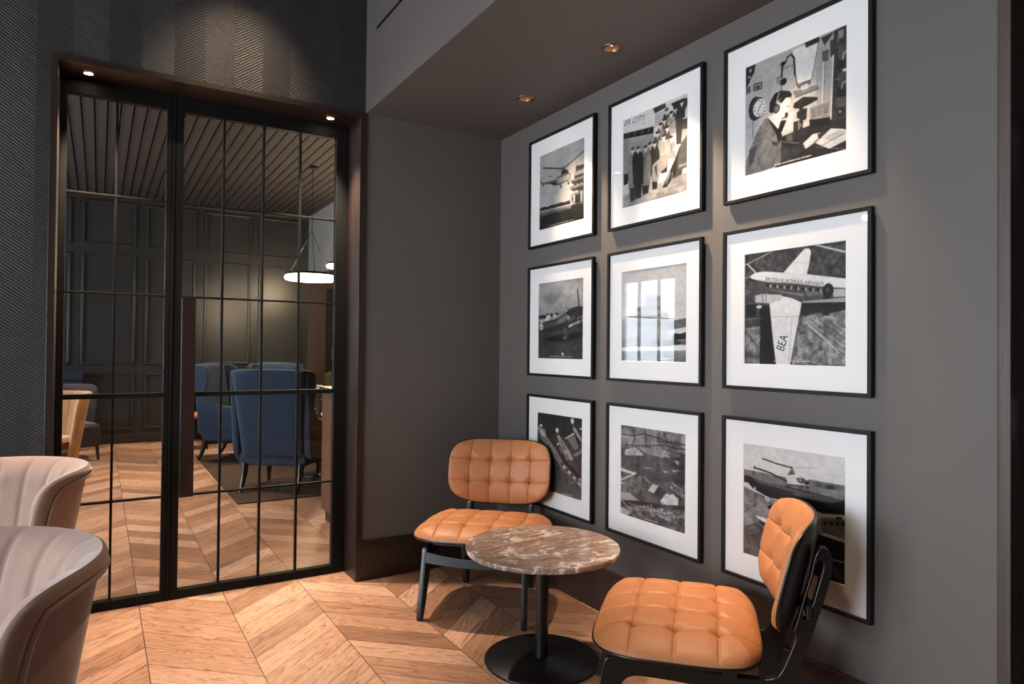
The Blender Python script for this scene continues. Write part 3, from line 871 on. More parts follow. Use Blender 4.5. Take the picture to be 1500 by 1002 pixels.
('p',.08,((.596,.337),(.628,.342),(.628,.369),(.596,.365))),
('p',.7,((.631,.347),(.647,.349),(.647,.376),(.631,.371))),
('p',.08,((.668,.349),(.7,.353),(.7,.381),(.668,.376))),
('p',.7,((.702,.358),(.716,.36),(.716,.385),(.702,.383))),
('p',.08,((.739,.358),(.769,.362),(.769,.392),(.739,.387))),
('p',.7,((.772,.367),(.785,.369),(.785,.396),(.772,.394))),
('p',.93,((.418,.199),(.61,.029),(.635,.015),(.668,.02),(.686,.047),(.668,.16),(.647,.238))),
('l',.75,.005,((.522,.122),(.67,.144))),
('e',.05,.846,.385,.049,.057),
('p',.05,((.804,.417),(.869,.421),(.857,.592),(.802,.589))),
('e',.25,.841,.378,.016,.023),
('p',.62,((.6,.462),(.855,.455),(1.035,.451),(1.035,.49),(.612,.474))),
('p',.9,((.27,.451),(.392,.403),(.51,.426),(.6,.469),(.547,.721),(.485,1.014),(.346,1.018),(.307,.762))),
('p',.76,((.113,.385),(.187,.371),(.406,.394),(.392,.435),(.27,.46),(.117,.444))),
('l',.3,.007,((.191,.376),(.203,.446))),
('l',.35,.005,((.231,.381),(.237,.453))),
('p',.3,((.087,.406),(.117,.39),(.117,.442),(.089,.431))),
('e',.85,.159,.487,.032,.014),
('e',.2,.08,.415,.009,.025),
('l',.3,.005,((.101,.455),(.099,.526))),
('l',.62,.005,((.506,.587),(.476,.987))),
('l',.7,.005,((.286,.578),(.575,.589))),
('l',.12,.007,((.406,.399),(.51,.426),(.6,.467))),
('t','BRITISH EUROPEAN AIRWAYS',.12,(.228,.26),(.806,.349),.036,0),
('t','BEA',.06,(.425,.885),(.466,.755),.085,0),
('c',.85,((.318,.973),(.684,.966)))],
'r3c1':[
('g',.12,.3,((-3.539,-1.71),(3.395,-1.315),(3.414,1.514),(-3.396,3.712))),
('n',.08,.16,5,5,((-.059,0),(1.025,-.014),(1.03,.297),(-.055,.331))),
('p',.07,((.144,.186),(.338,.234),(.482,.39),(.69,.57),(1.014,.724),(1.016,.797),(.623,.658),(.392,.586),(.343,.513))),
('p',.2,((-.052,.399),(.123,.433),(.392,.533),(.533,.672),(.692,.801),(.697,1.11),(-.038,1.253))),
('g',.2,.36,((.276,.71),(.625,.735),(1.016,.872),(1.018,1.046),(-.038,1.253))),
('p',.42,((.015,.229),(.096,.188),(.188,.213),(.225,.3),(.436,.438),(.623,.606),(1.016,.797),(1.016,.86),(.933,.831),(.845,.783),(.579,.672),(.343,.52),(.068,.334))),
('p',.66,((.052,.245),(.1,.216),(.17,.265),(.195,.311),(.121,.311))),
('p',.55,((.221,.327),(.295,.365),(.484,.522),(.389,.481))),
('p',.15,((.537,.606),(.581,.592),(.614,.62),(.57,.642))),
('p',.75,((.591,.633),(.637,.62),(.669,.647),(.623,.67))),
('p',.15,((.646,.661),(.69,.647),(.722,.674),(.678,.697))),
('p',.75,((.699,.685),(.743,.672),(.775,.699),(.732,.722))),
('p',.15,((.752,.713),(.796,.699),(.829,.726),(.785,.749))),
('p',.75,((.806,.738),(.849,.724),(.88,.751),(.838,.774))),
('p',.15,((.859,.765),(.9,.751),(.93,.776),(.889,.799))),
('p',.75,((.91,.79),(.951,.776),(.981,.801),(.94,.824))),
('e',.85,.084,.168,.03,.018),
('p',.7,((.015,.2),(.045,.181),(.056,.227),(.022,.238))),
('p',.62,((.461,.268),(.503,.245),(.584,.313),(.732,.422),(.824,.52),(.778,.54),(.644,.499),(.547,.388))),
('p',.4,((.503,.27),(.563,.315),(.688,.415),(.621,.438),(.533,.345))),
('e',.86,.461,.195,.033,.032),
('l',.5,.009,((.48,.213),(.503,.256))),
('p',.9,((.454,.37),(.51,.349),(.514,.365),(.459,.388))),
('p',.6,((.801,.116),(.868,.127),(1.009,.263),(1.009,.302),(.903,.231),(.815,.161))),
('e',.86,.792,.045,.035,.037),
('l',.5,.014,((.81,.075),(.829,.118))),
('p',.92,((.628,.284),(.826,.186),(.838,.204),(.641,.29))),
('p',.92,((.94,.129),(1.007,.098),(1.007,.116),(.951,.141))),
('p',.42,((.685,.277),(.843,.209),(.93,.361),(.845,.406),(.734,.322))),
('p',.5,((.808,.468),(1.009,.361),(1.009,.409),(.868,.483))),
('p',.36,((.505,.42),(.579,.39),(.621,.452),(.558,.486))),
('p',.4,((.609,.49),(.688,.465),(.734,.513),(.671,.563))),
('p',.22,((.799,.529),(1.011,.449),(1.014,.674),(.93,.663))),
('e',.6,.963,.747,.033,.021),
('l',.1,.014,((.681,.726),(.683,.874))),
('l',.5,.009,((.683,.858),(.898,.769))),
('l',.1,.009,((.91,.804),(.914,.865))),
('l',.45,.009,((.727,.808),(.836,.828))),
('l',.6,.005,((.514,.129),(.565,.057),(.597,.077))),
('c',.85,((.602,.983),(.81,.978)))],
'r3c2':[
('n',.16,.36,9,9,((-2.807,-1.519),(2.749,-1.226),(2.761,1.512),(-2.707,3.573))),
('n',.3,.62,11,9,((-.065,-.025),(1.054,-.025),(1.057,.193),(.795,.193),(.479,.191),(-.06,.265))),
('l',.08,.011,((.019,.098),(.197,.104),(.368,.059),(.55,.077),(.742,.104),(1.008,.107))),
('l',.08,.011,((.197,.027),(.236,.125),(.178,.209))),
('l',.08,.011,((.386,.007),(.423,.116),(.407,.193))),
('l',.08,.011,((.622,.02),(.587,.122),(.793,.109),(.863,.172))),
('l',.08,.011,((.021,.229),(.479,.179),(.691,.141),(.863,.161),(1.057,.147))),
('l',.08,.011,((.691,.025),(.742,.116))),
('n',.4,.6,16,12,((.275,.222),(.657,.186),(.795,.218),(.659,.284),(.407,.268))),
('n',.12,.3,8,12,((-.06,.356),(.407,.281),(.694,.279),(1.057,.229),(1.059,.472),(.483,.567),(-.058,.502))),
('n',.45,.8,20,20,((.06,.268),(.236,.225),(.37,.279),(.37,.297),(.063,.336))),
('p',.62,((.391,.422),(.518,.409),(.409,.438))),
('p',.62,((.678,.415),(.779,.411),(.694,.436))),
('p',.62,((.798,.384),(.93,.374),(.83,.409))),
('p',.62,((.71,.241),(.795,.252),(.728,.268))),
('p',.62,((.83,.284),(.913,.284),(.897,.334))),
('n',.1,.5,24,22,((-.058,.581),(.296,.511),(.483,.574),(.393,.708),(-.055,.79))),
('p',.82,((-.058,.481),(.254,.504),(.206,.529),(-.058,.517))),
('l',.85,.014,((-.055,.647),(.252,.511))),
('p',.85,((-.055,.647),(.065,.649),(-.055,.681))),
('l',.75,.007,((.372,.522),(.488,.577))),
('l',.1,.007,((.354,.54),(.465,.597))),
('p',.74,((.449,.663),(.523,.577),(.613,.583),(.539,.679))),
('p',.16,((.539,.681),(.627,.586),(.731,.636),(.636,.738))),
('p',.84,((.636,.74),(.731,.64),(.782,.649),(.832,.629),(.869,.654),(.906,.663),(.902,.738),(.664,.772))),
('n',.68,.9,14,14,((.645,.735),(.731,.654),(.9,.674),(.893,.733),(.673,.765))),
('l',.1,.007,((.636,.747),(.733,.769),(.909,.74))),
('n',.12,.6,20,26,((.731,.552),(1.059,.495),(1.061,.656),(.932,.645))),
('l',.7,.009,((.814,.524),(.964,.57))),
('l',.7,.007,((.932,.611),(1.061,.622))),
('p',.64,((-.035,.758),(.146,.738),(.31,.799),(.028,.842))),
('p',.1,((-.053,.856),(.338,.801),(.698,.767),(1.061,.708),(1.061,.76),(.486,.84),(-.053,.922))),
('n',.14,.55,18,20,((-.053,.935),(.301,.851),(1.061,.772),(1.064,1.001),(-.051,1.04))),
('l',.85,.009,((-.014,.835),(.137,.91))),
('n',.5,.9,14,18,((-.032,.924),(.187,.937),(.13,.992),(-.032,1.012))),
('l',.65,.007,((.148,.917),(.698,.849))),
('l',.65,.007,((.127,.86),(.648,.856))),
('l',.6,.011,((.585,.888),(.777,.915))),
('e',.85,.395,.84,.012,.007),
('e',.85,.449,.826,.012,.007),
('e',.85,.5,.81,.012,.007),
('e',.85,.553,.849,.012,.007),
('e',.85,.604,.835,.012,.007),
('e',.85,.654,.822,.012,.007),
('e',.85,.705,.858,.012,.007),
('e',.85,.756,.844,.012,.007),
('e',.85,.805,.831,.012,.007),
('e',.85,.853,.867,.012,.007),
('e',.85,.902,.853,.012,.007),
('e',.85,.948,.84,.012,.007),
('n',.25,.55,8,8,((.264,.974),(.698,.906),(.869,.999),(.303,.99))),
('c',.85,((.389,.976),(.608,.974)))],
'r3c3':[
('g',.86,.76,((-2.371,-1.607),(2.311,-1.265),(2.311,1.555),(-2.299,3.773))),
('n',.3,.5,20,20,((-.031,.236),(.138,.236),(.425,.238),(.688,.22),(1.024,.216),(1.024,.334),(-.031,.356))),
('p',.42,((-.031,.275),(.268,.256),(.469,.261),(.455,.313),(-.031,.356))),
('p',.12,((.827,.25),(.852,.236),(.906,.241),(.913,.295),(.834,.302))),
('n',.4,.55,12,16,((.674,.277),(1.024,.259),(1.024,.327),(.688,.34))),
('n',.32,.62,12,14,((-.028,.384),(.237,.445),(.455,.454),(.802,.533),(.804,1.069),(-.024,1.314))),
('p',.06,((-.031,.288),(.055,.29),(.189,.32),(.455,.313),(.688,.322),(1.024,.336),(1.024,.445),(.799,.477),(.545,.438),(.27,.445),(.099,.395),(.039,.345),(-.031,.356))),
('p',.3,((.064,.313),(.425,.315),(.575,.329),(1.012,.334),(.855,.381),(.559,.381),(.27,.345))),
('p',.14,((.122,.331),(.531,.354),(.515,.393),(.173,.363))),
('n',.2,.4,10,14,((-.026,.767),(.159,.688),(.224,.738),(.143,.999),(-.026,1.042))),
('l',.2,.006,((-.01,.636),(.14,.527))),
('l',.2,.004,((-.01,.819),(.207,.715))),
('p',.85,((.448,.42),(.524,.422),(.51,.452),(.455,.463))),
('e',.88,.261,.458,.023,.02),
('e',.3,.261,.458,.009,.009),
('e',.7,.122,.393,.011,.018),
('p',.07,((.254,.527),(.332,.493),(.411,.502),(.348,.542),(.27,.545))),
('p',.92,((.129,.633),(.224,.633),(.305,.658),(.279,.681),(.175,.658))),
('p',.1,((.157,.667),(.272,.688),(.256,.713),(.191,.699))),
('p',.4,((.783,.513),(1.024,.468),(1.026,.64),(.802,.631))),
('p',.07,((.811,.536),(.843,.533),(.843,.558),(.811,.561))),
('p',.07,((.866,.527),(.896,.524),(.896,.552),(.866,.554))),
('p',.07,((.917,.52),(.95,.517),(.95,.542),(.917,.545))),
('p',.07,((.97,.511),(1,.508),(1,.536),(.97,.538))),
('p',.07,((1.021,.504),(1.051,.502),(1.051,.527),(1.021,.529))),
('p',.85,((.887,.468),(1.024,.452),(1.024,.481),(.908,.497))),
('p',.1,((.922,.479),(.973,.472),(.973,.488),(.922,.495))),
('p',.1,((.718,.651),(1.026,.67),(1.026,1.003),(.721,1.008))),
('l',.45,.006,((.802,.572),(.987,.661))),
('l',.45,.006,((.841,.572),(1.012,.647))),
('l',.45,.006,((.883,.572),(1.037,.633))),
('l',.45,.006,((.922,.572),(1.063,.62))),
('l',.45,.006,((.961,.574),(1.088,.608))),
('l',.6,.011,((.855,.831),(1.012,.824))),
('l',.4,.006,((.802,.899),(.987,.897))),
('n',.08,.3,10,10,((.718,.91),(1.026,.885),(1.026,1.003),(.721,1.044))),
('l',.08,.011,((.207,.111),(.362,.136),(.506,.147))),
('l',.66,.006,((.508,.15),(.716,.118))),
('l',.15,.015,((.51,.145),(.51,.175))),
('p',.32,((.492,.17),(.526,.163),(.545,.2),(.466,.218))),
('p',.8,((.452,.234),(.515,.211),(.631,.211),(.672,.229),(.686,.272),(.573,.286),(.462,.29))),
('p',.15,((.557,.227),(.631,.218),(.631,.245),(.619,.265),(.573,.261))),
('p',.55,((.573,.229),(.61,.227),(.61,.25),(.582,.252))),
('p',.1,((.637,.231),(.681,.238),(.674,.27),(.631,.268))),
('l',.1,.015,((.113,.204),(.284,.225),(.457,.272))),
('l',.1,.006,((.117,.184),(.115,.227))),
('e',.1,.478,.315,.011,.011),
('l',.1,.009,((.462,.297),(.674,.281))),
('e',.1,.661,.29,.009,.009),
('p',.08,((-.026,.987),(-.008,.983),(-.008,1.037),(-.026,1.042)))],
}

def raster(ops, W, H, SS=3):
    w, h = W * SS, H * SS
    img = np.full((h, w), .5, np.float32)
    uu, vv = np.meshgrid((np.arange(w) + .5) / w, (np.arange(h) + .5) / h)
    rng = np.random.default_rng(7)
    def mask(pts, pad=0):
        x = np.array([a for a, b in pts]); y = np.array([b for a, b in pts])
        i0, i1 = int(max(0, math.floor(x.min() * w))), int(min(w, math.ceil(x.max() * w) + 1)); j0, j1 = int(max(0, math.floor(y.min() * h))), int(min(h, math.ceil(y.max() * h) + 1))
        if i1 <= i0 or j1 <= j0: return None
        U, V = uu[j0:j1, i0:i1], vv[j0:j1, i0:i1]; ins = np.zeros(U.shape, bool); n = len(x)
        for k in range(n):
            x1, y1, x2, y2 = x[k], y[k], x[(k + 1) % n], y[(k + 1) % n]
            if y1 == y2: continue
            c = (V < y1) != (V < y2)
            ins ^= c & (U < (x2 - x1) * (V - y1) / (y2 - y1) + x1)
        return (slice(j0, j1), slice(i0, i1)), ins
    def vnoise(su, sv):
        tot = np.zeros((h, w), np.float32); amp = 1; s = 0
        for o in range(3):
            a, b = max(2, int(su * 2 ** o)), max(2, int(sv * 2 ** o)); g = rng.random((b + 2, a + 2)).astype(np.float32)
            X, Y = uu * a, vv * b; xi, yi = X.astype(int), Y.astype(int); fx, fy = X - xi, Y - yi
            fx = fx * fx * (3 - 2 * fx); fy = fy * fy * (3 - 2 * fy)
            tot += amp * ((g[yi, xi] * (1 - fx) + g[yi, xi + 1] * fx) * (1 - fy) + (g[yi + 1, xi] * (1 - fx) + g[yi + 1, xi + 1] * fx) * fy); s += amp; amp *= .7
        t = tot / s; return np.clip((t - .5) * 1.9 + .5, 0, 1)
    for o in ops:
        k = o[0]
        if k == 'p':
            r = mask(o[2])
            if r: img[r[0]][r[1]] = o[1]
        elif k == 'g':
            r = mask(o[3])
            if r:
                V = np.clip(vv[r[0]], 0, 1)[r[1]]
                if V.size:
                    lo, hi = V.min(), V.max() + 1e-6; img[r[0]][r[1]] = o[1] + (o[2] - o[1]) * (V - lo) / (hi - lo)
        elif k == 'n':
            r = mask(o[5])
            if r: img[r[0]][r[1]] = (o[1] + (o[2] - o[1]) * vnoise(o[3], o[4]))[r[0]][r[1]]
        elif k == 'e':
            img[((uu - o[2]) / max(o[4], 1e-4)) ** 2 + ((vv - o[3]) / max(o[5], 1e-4)) ** 2 < 1] = o[1]
        elif k == 'l':
            pts = o[3]
            for (a, b), (c, d) in zip(pts[:-1], pts[1:]):
                dx, dy = c - a, d - b; L2 = dx * dx + dy * dy + 1e-9
                tt = np.clip(((uu - a) * dx + (vv - b) * dy) / L2, 0, 1)
                img[(uu - a - tt * dx) ** 2 + (vv - b - tt * dy) ** 2 < (max(o[2], .005) / 2) ** 2] = o[1]
        elif k == 'c':                      # fine caption line: a row of tiny marks
            (a, b), (c, d) = o[2]; q = a
            while q < c:
                n = rng.uniform(.008, .03); v = b + (d - b) * (q - a) / (c - a)
                img[(uu > q) & (uu < min(q + n, c)) & (abs(vv - v) < .0045)] = o[1]; q += n + .008
    img = .5 + (img - .5) * .92 + (vnoise(W / 5, H / 5) - .5) * .07 + (vnoise(4, 4) - .5) * .045 - .02
    return np.clip(img, .02, .93).reshape(H, SS, W, SS).mean((1, 3))

PU, PV, PW, PH = .1035, .1050, .4325, .4405
FW, FH, FY0, FPY, FZ0, FPZ = .6356, .6504, -.3781, .75135, 2.61334, .76269

def photo_mat():
    t = NT('photo_print'); a = t.n('ShaderNodeVertexColor'); a.layer_name = 'tone'
    t.bsdf(a.outputs[0], .45, 0, None, .3); return t.m
M['photo'] = photo_mat()

def text_mesh(txt):
    cu = bpy.data.curves.new('lettering', 'FONT'); cu.body = txt; cu.size = 1
    to = bpy.data.objects.new('lettering', cu); C.objects.link(to)
    me = bpy.data.meshes.new_from_object(to.evaluated_get(bpy.context.evaluated_depsgraph_get()))
    bpy.data.objects.remove(to)
    vs = [tuple(v.co) for v in me.vertices]; fs = [tuple(p.vertices) for p in me.polygons]; bpy.data.meshes.remove(me)
    return vs, fs

def make_print(key, e, NX, NY):
    img = raster(PRINTS[key], NX, NY)
    # one quad per picture grain, colours interpolated between grain centres
    vs = []; tone = []
    for j in range(NY + 1):
        for i in range(NX + 1):
            vs.append((0.0, -(PU + PW * i / NX), -(PV + PH * j / NY)))
    pad = np.pad(img, 1, mode='edge'); vt = (pad[:-1, :-1] + pad[1:, :-1] + pad[:-1, 1:] + pad[1:, 1:]) / 4
    tone = list(vt.ravel())
    fs = [(j * (NX + 1) + i, j * (NX + 1) + i + 1, (j + 1) * (NX + 1) + i + 1, (j + 1) * (NX + 1) + i) for j in range(NY) for i in range(NX)]
    for o in PRINTS[key]:
        if o[0] != 't': continue
        _, txt, g, a, b, hh, sl = o; tv, tf = text_mesh(txt)
        x0 = min(v[0] for v in tv); x1 = max(v[0] for v in tv)
        A = np.array([a[0] * PW, a[1] * PH]); B = np.array([b[0] * PW, b[1] * PH]); d = B - A; L = np.linalg.norm(d); d /= L
        n = np.array([d[1], -d[0]]); k = L / (x1 - x0); hs = hh * PH / .72; base = len(vs)
        for v in tv:
            q = A + d * ((v[0] - x0) * k + v[1] * hs * sl) + n * v[1] * hs
            vs.append((-.0003, -(PU + q[0]), -(PV + q[1]))); tone.append(g)
        fs += [tuple(i + base for i in f) for f in tf]
    me = bpy.data.meshes.new('print'); me.from_pydata(vs, [], fs)
    at = me.color_attributes.new('tone', 'FLOAT_COLOR', 'POINT')
    tn = np.array(tone, np.float32) * .97 + .005; tl = np.where(tn <= .04045, tn / 12.92, ((tn + .055) / 1.055) ** 2.4)
    col = np.stack([tl * 1.02, tl, tl * .985, np.ones_like(tl)], 1).astype(np.float32)
    at.data.foreach_set('color', col.ravel())
    me.materials.append(M['photo'])
    o = bpy.data.objects.new('print', me); C.objects.link(o); o.parent = e; o.location = (-.0135, 0, 0)
    return o

FRAMES = {
 'r1c1': 'black-framed photo of a helicopter flying past a control tower, top row',
 'r1c2': 'black-framed photo of passengers lined up on aircraft steps, lettered ER CITY',
 'r1c3': 'black-framed photo of a headset-wearing radio operator at a desk beside a wall clock',
 'r2c1': 'black-framed photo of a single-propeller fighter plane parked on grass',
 'r2c2': 'black-framed photo of a pale tiered terminal tower, washed by window reflections',
 'r2c3': 'black-framed photo of an airliner from above, lettered BRITISH EUROPEAN AIRWAYS',
 'r3c1': 'black-framed photo of long grey aircraft hulls, partly behind the corner chair',
 'r3c2': 'black-framed aerial photo of an airfield and patchwork fields, behind the marble table',
 'r3c3': 'black-framed photo of a helicopter above a dark aircraft wing, behind the near tan chair'}
for key, lab in FRAMES.items():
    r, c = int(key[1]) - 1, int(key[3]) - 1
    y0, z0 = FY0 - c * FPY, FZ0 - r * FPZ
    e = thing('picture_frame', lab + (' on the grey wall' if len(lab.split()) < 13 else ''), 'picture', (0, y0, z0), 0, 'framed aviation photographs on the grey wall')
    t = .014; D0, D1 = -.028, -.008; f = Mesh()
    f.box(D0, D1, -t, 0, -FH, 0); f.box(D0, D1, -FW, -FW + t, -FH, 0); f.box(D0, D1, -FW + t, -t, -t, 0); f.box(D0, D1, -FW + t, -t, -FH, -FH + t)
    f.build('frame_moulding', M['black_frame'], e, bevel=.0015)
    Mesh().box(-.011, -.0005, -FW + .03, -.03, -FH + .03, -.03).build('backing_board', M['black_frame'], e)
    # mount with a bevelled window
    ms = Mesh(); a, b, cc, d = -t, -FW + t, -t, -FH + t; p0, p1, q0, q1 = -PU, -PU - PW, -PV, -PV - PH; bv = .002; X = -.0165
    def ring(o, i, xo, xi):
        vs = [(xo, o[0], o[2]), (xo, o[1], o[2]), (xo, o[1], o[3]), (xo, o[0], o[3]), (xi, i[0], i[2]), (xi, i[1], i[2]), (xi, i[1], i[3]), (xi, i[0], i[3])]
        ms.add(vs, [(k, (k + 1) % 4, 4 + (k + 1) % 4, 4 + k) for k in range(4)])
    ring((a, b, cc, d), (p0 + bv, p1 - bv, q0 + bv, q1 - bv), X, X); ring((p0 + bv, p1 - bv, q0 + bv, q1 - bv), (p0, p1, q0, q1), X, -.0135)
    mo = ms.build('mount', M['mat'], e)
    make_print(key, mo, *((110, 170), (140, 190), (190, 230))[c])
    Mesh().box(-.0215, -.0195, -FW + t, -t, -FH + t, -t).build('glass', M['picture_glass'], e)

# ------------------------------------------------------------------ recessed downlights
WARM = (1, .74, .50); PALE = (1, .80, .61)
def spot(name, loc, target, power, size, blend, radius=.03, col=WARM):
    l = bpy.data.lights.new(name, 'SPOT'); l.energy = power; l.spot_size = R(size); l.spot_blend = blend; l.shadow_soft_size = radius; l.color = col
    o = bpy.data.objects.new(name, l); C.objects.link(o); o.location = loc
    o.rotation_euler = (Vector(target) - Vector(loc)).to_track_quat('-Z', 'Y').to_euler(); return o

def make_downlight(label, loc, group, rad=.036, sunk=.022):
    e = thing('downlight', label, 'ceiling light', loc, 0, group)
    m = Mesh(); m.lathe([(rad - .004, .002), (rad - .003, -.004), (rad + .002, -.0065), (rad + .009, -.005), (rad + .011, .0)], seg=40, cap=False)
    m.build('trim_ring', M['bronze'], e)
    m = Mesh(); m.lathe([(rad - .001, .0), (rad * .86, .02), (rad * .74, sunk)], seg=40, cap=False); m.build('reflector', M['dark_bronze'], e)
    m = Mesh(); m.lathe([(rad * .74, sunk), (.001, sunk + .001)], seg=32, cap=False); m.build('lamp_lens', M['lamp'], e)
    return e
NAIM = [(-1.10, 1.35), (-1.84, 1.35), (-2.3, 1.2)]
names = ['bronze recessed downlight in the niche ceiling, the one nearest the corner', 'bronze recessed downlight in the niche ceiling, the brighter one nearer the camera',
         'bronze recessed downlight above the top right picture']
for k, y in enumerate(LY):
    make_downlight(names[k], (LX, y, HS), 'niche ceiling downlights')
    if k < 3:
        spot('niche_spot', (LX, y, HS - .012), (0, *NAIM[k]), NICHE[k], NSIZE, .9)
for k, (x, y) in enumerate(((-2.307, .10), (-1.108, .09))):
    e = make_downlight(('small downlight in the door head, above the left door leaf', 'small downlight in the door head, above the right end of the right leaf')[k], (x, y, IZ - .0005), 'door head downlights', .026, -.004)
    spot('door_spot', (x, y, IZ - .03), (x + (.12, -.12)[k], y - .28, 0), DOORW, 68, .85, .02, PALE)
spot('room_spot', (-1.60, -.62, CE - .02), (-1.64, -.0, 2.7), WSP, 62, 1.0)
make_downlight('downlight in the high ceiling beside the textured wall', (-1.60, -.62, CE - .0005), 'high ceiling downlights', .036, -.004)
for (x, y, pw) in ROOMFILL:  # added fill lamp with a fixture, out of view, brightens armchairs and floor
    make_downlight('added out-of-view downlight in the high ceiling, brightening the armchairs and floor', (x, y, CE - .0005), 'high ceiling downlights', .036, -.004)
    spot('room_spot', (x, y, CE - .02), (x, y, 0), pw, 76, .7)

# ------------------------------------------------------------------ tan leather chairs
def sgnpow(a, n): return math.copysign(abs(a) ** n, a)
def sup_map(a, b, n):
    """square -> superellipse, inner lines kept straight; returns a, b, edge norm"""
    m = max(abs(a), abs(b))
    if m < 1e-6: return a, b, 0
    s = (abs(a) ** n + abs(b) ** n) ** (1 / n); k = 1 + (m / s - 1) * m ** 3
    return a * k, b * k, m

def tufted(W, D, T, seams_a, seams_b, n=4.2, crown=.012, nu=96, nv=80, dimple=.015):
    """button-tufted pad: returns function (u,v)->(x,y,h)"""
    def dens(u): # denser samples to the edge
        q = 2 * u - 1; return math.sin(q * PI / 2) * .35 + q * .65
    def fn(u, v):
        a0, b0 = dens(u), dens(v); a, b, e = sup_map(a0, b0, n)
        x, y = a * W / 2, b * D / 2
        h = T * (1 - min(1, e) ** 3.2) ** (1 / 2.6) + crown * (1 - e * e)
        g = 0; fall = min(1, (1 - e) / .06)
        da = min(abs(a0 - s) * W / 2 for s in seams_a); db = min(abs(b0 - s) * D / 2 for s in seams_b)
        wa = min(da / .05, 1); wb = min(db / .05, 1)
        g += .006 * math.exp(-(da / .0038) ** 2) + .006 * math.exp(-(db / .0038) ** 2)
        g += .0028 * (math.exp(-(da / .022) ** 2) + math.exp(-(db / .022) ** 2))
        rr = math.hypot(da, db); g += dimple * math.exp(-(rr / .022) ** 2) + .004 * math.exp(-(rr / .006) ** 2)
        return x, y, h - g * (.35 + .65 * fall)
    return fn

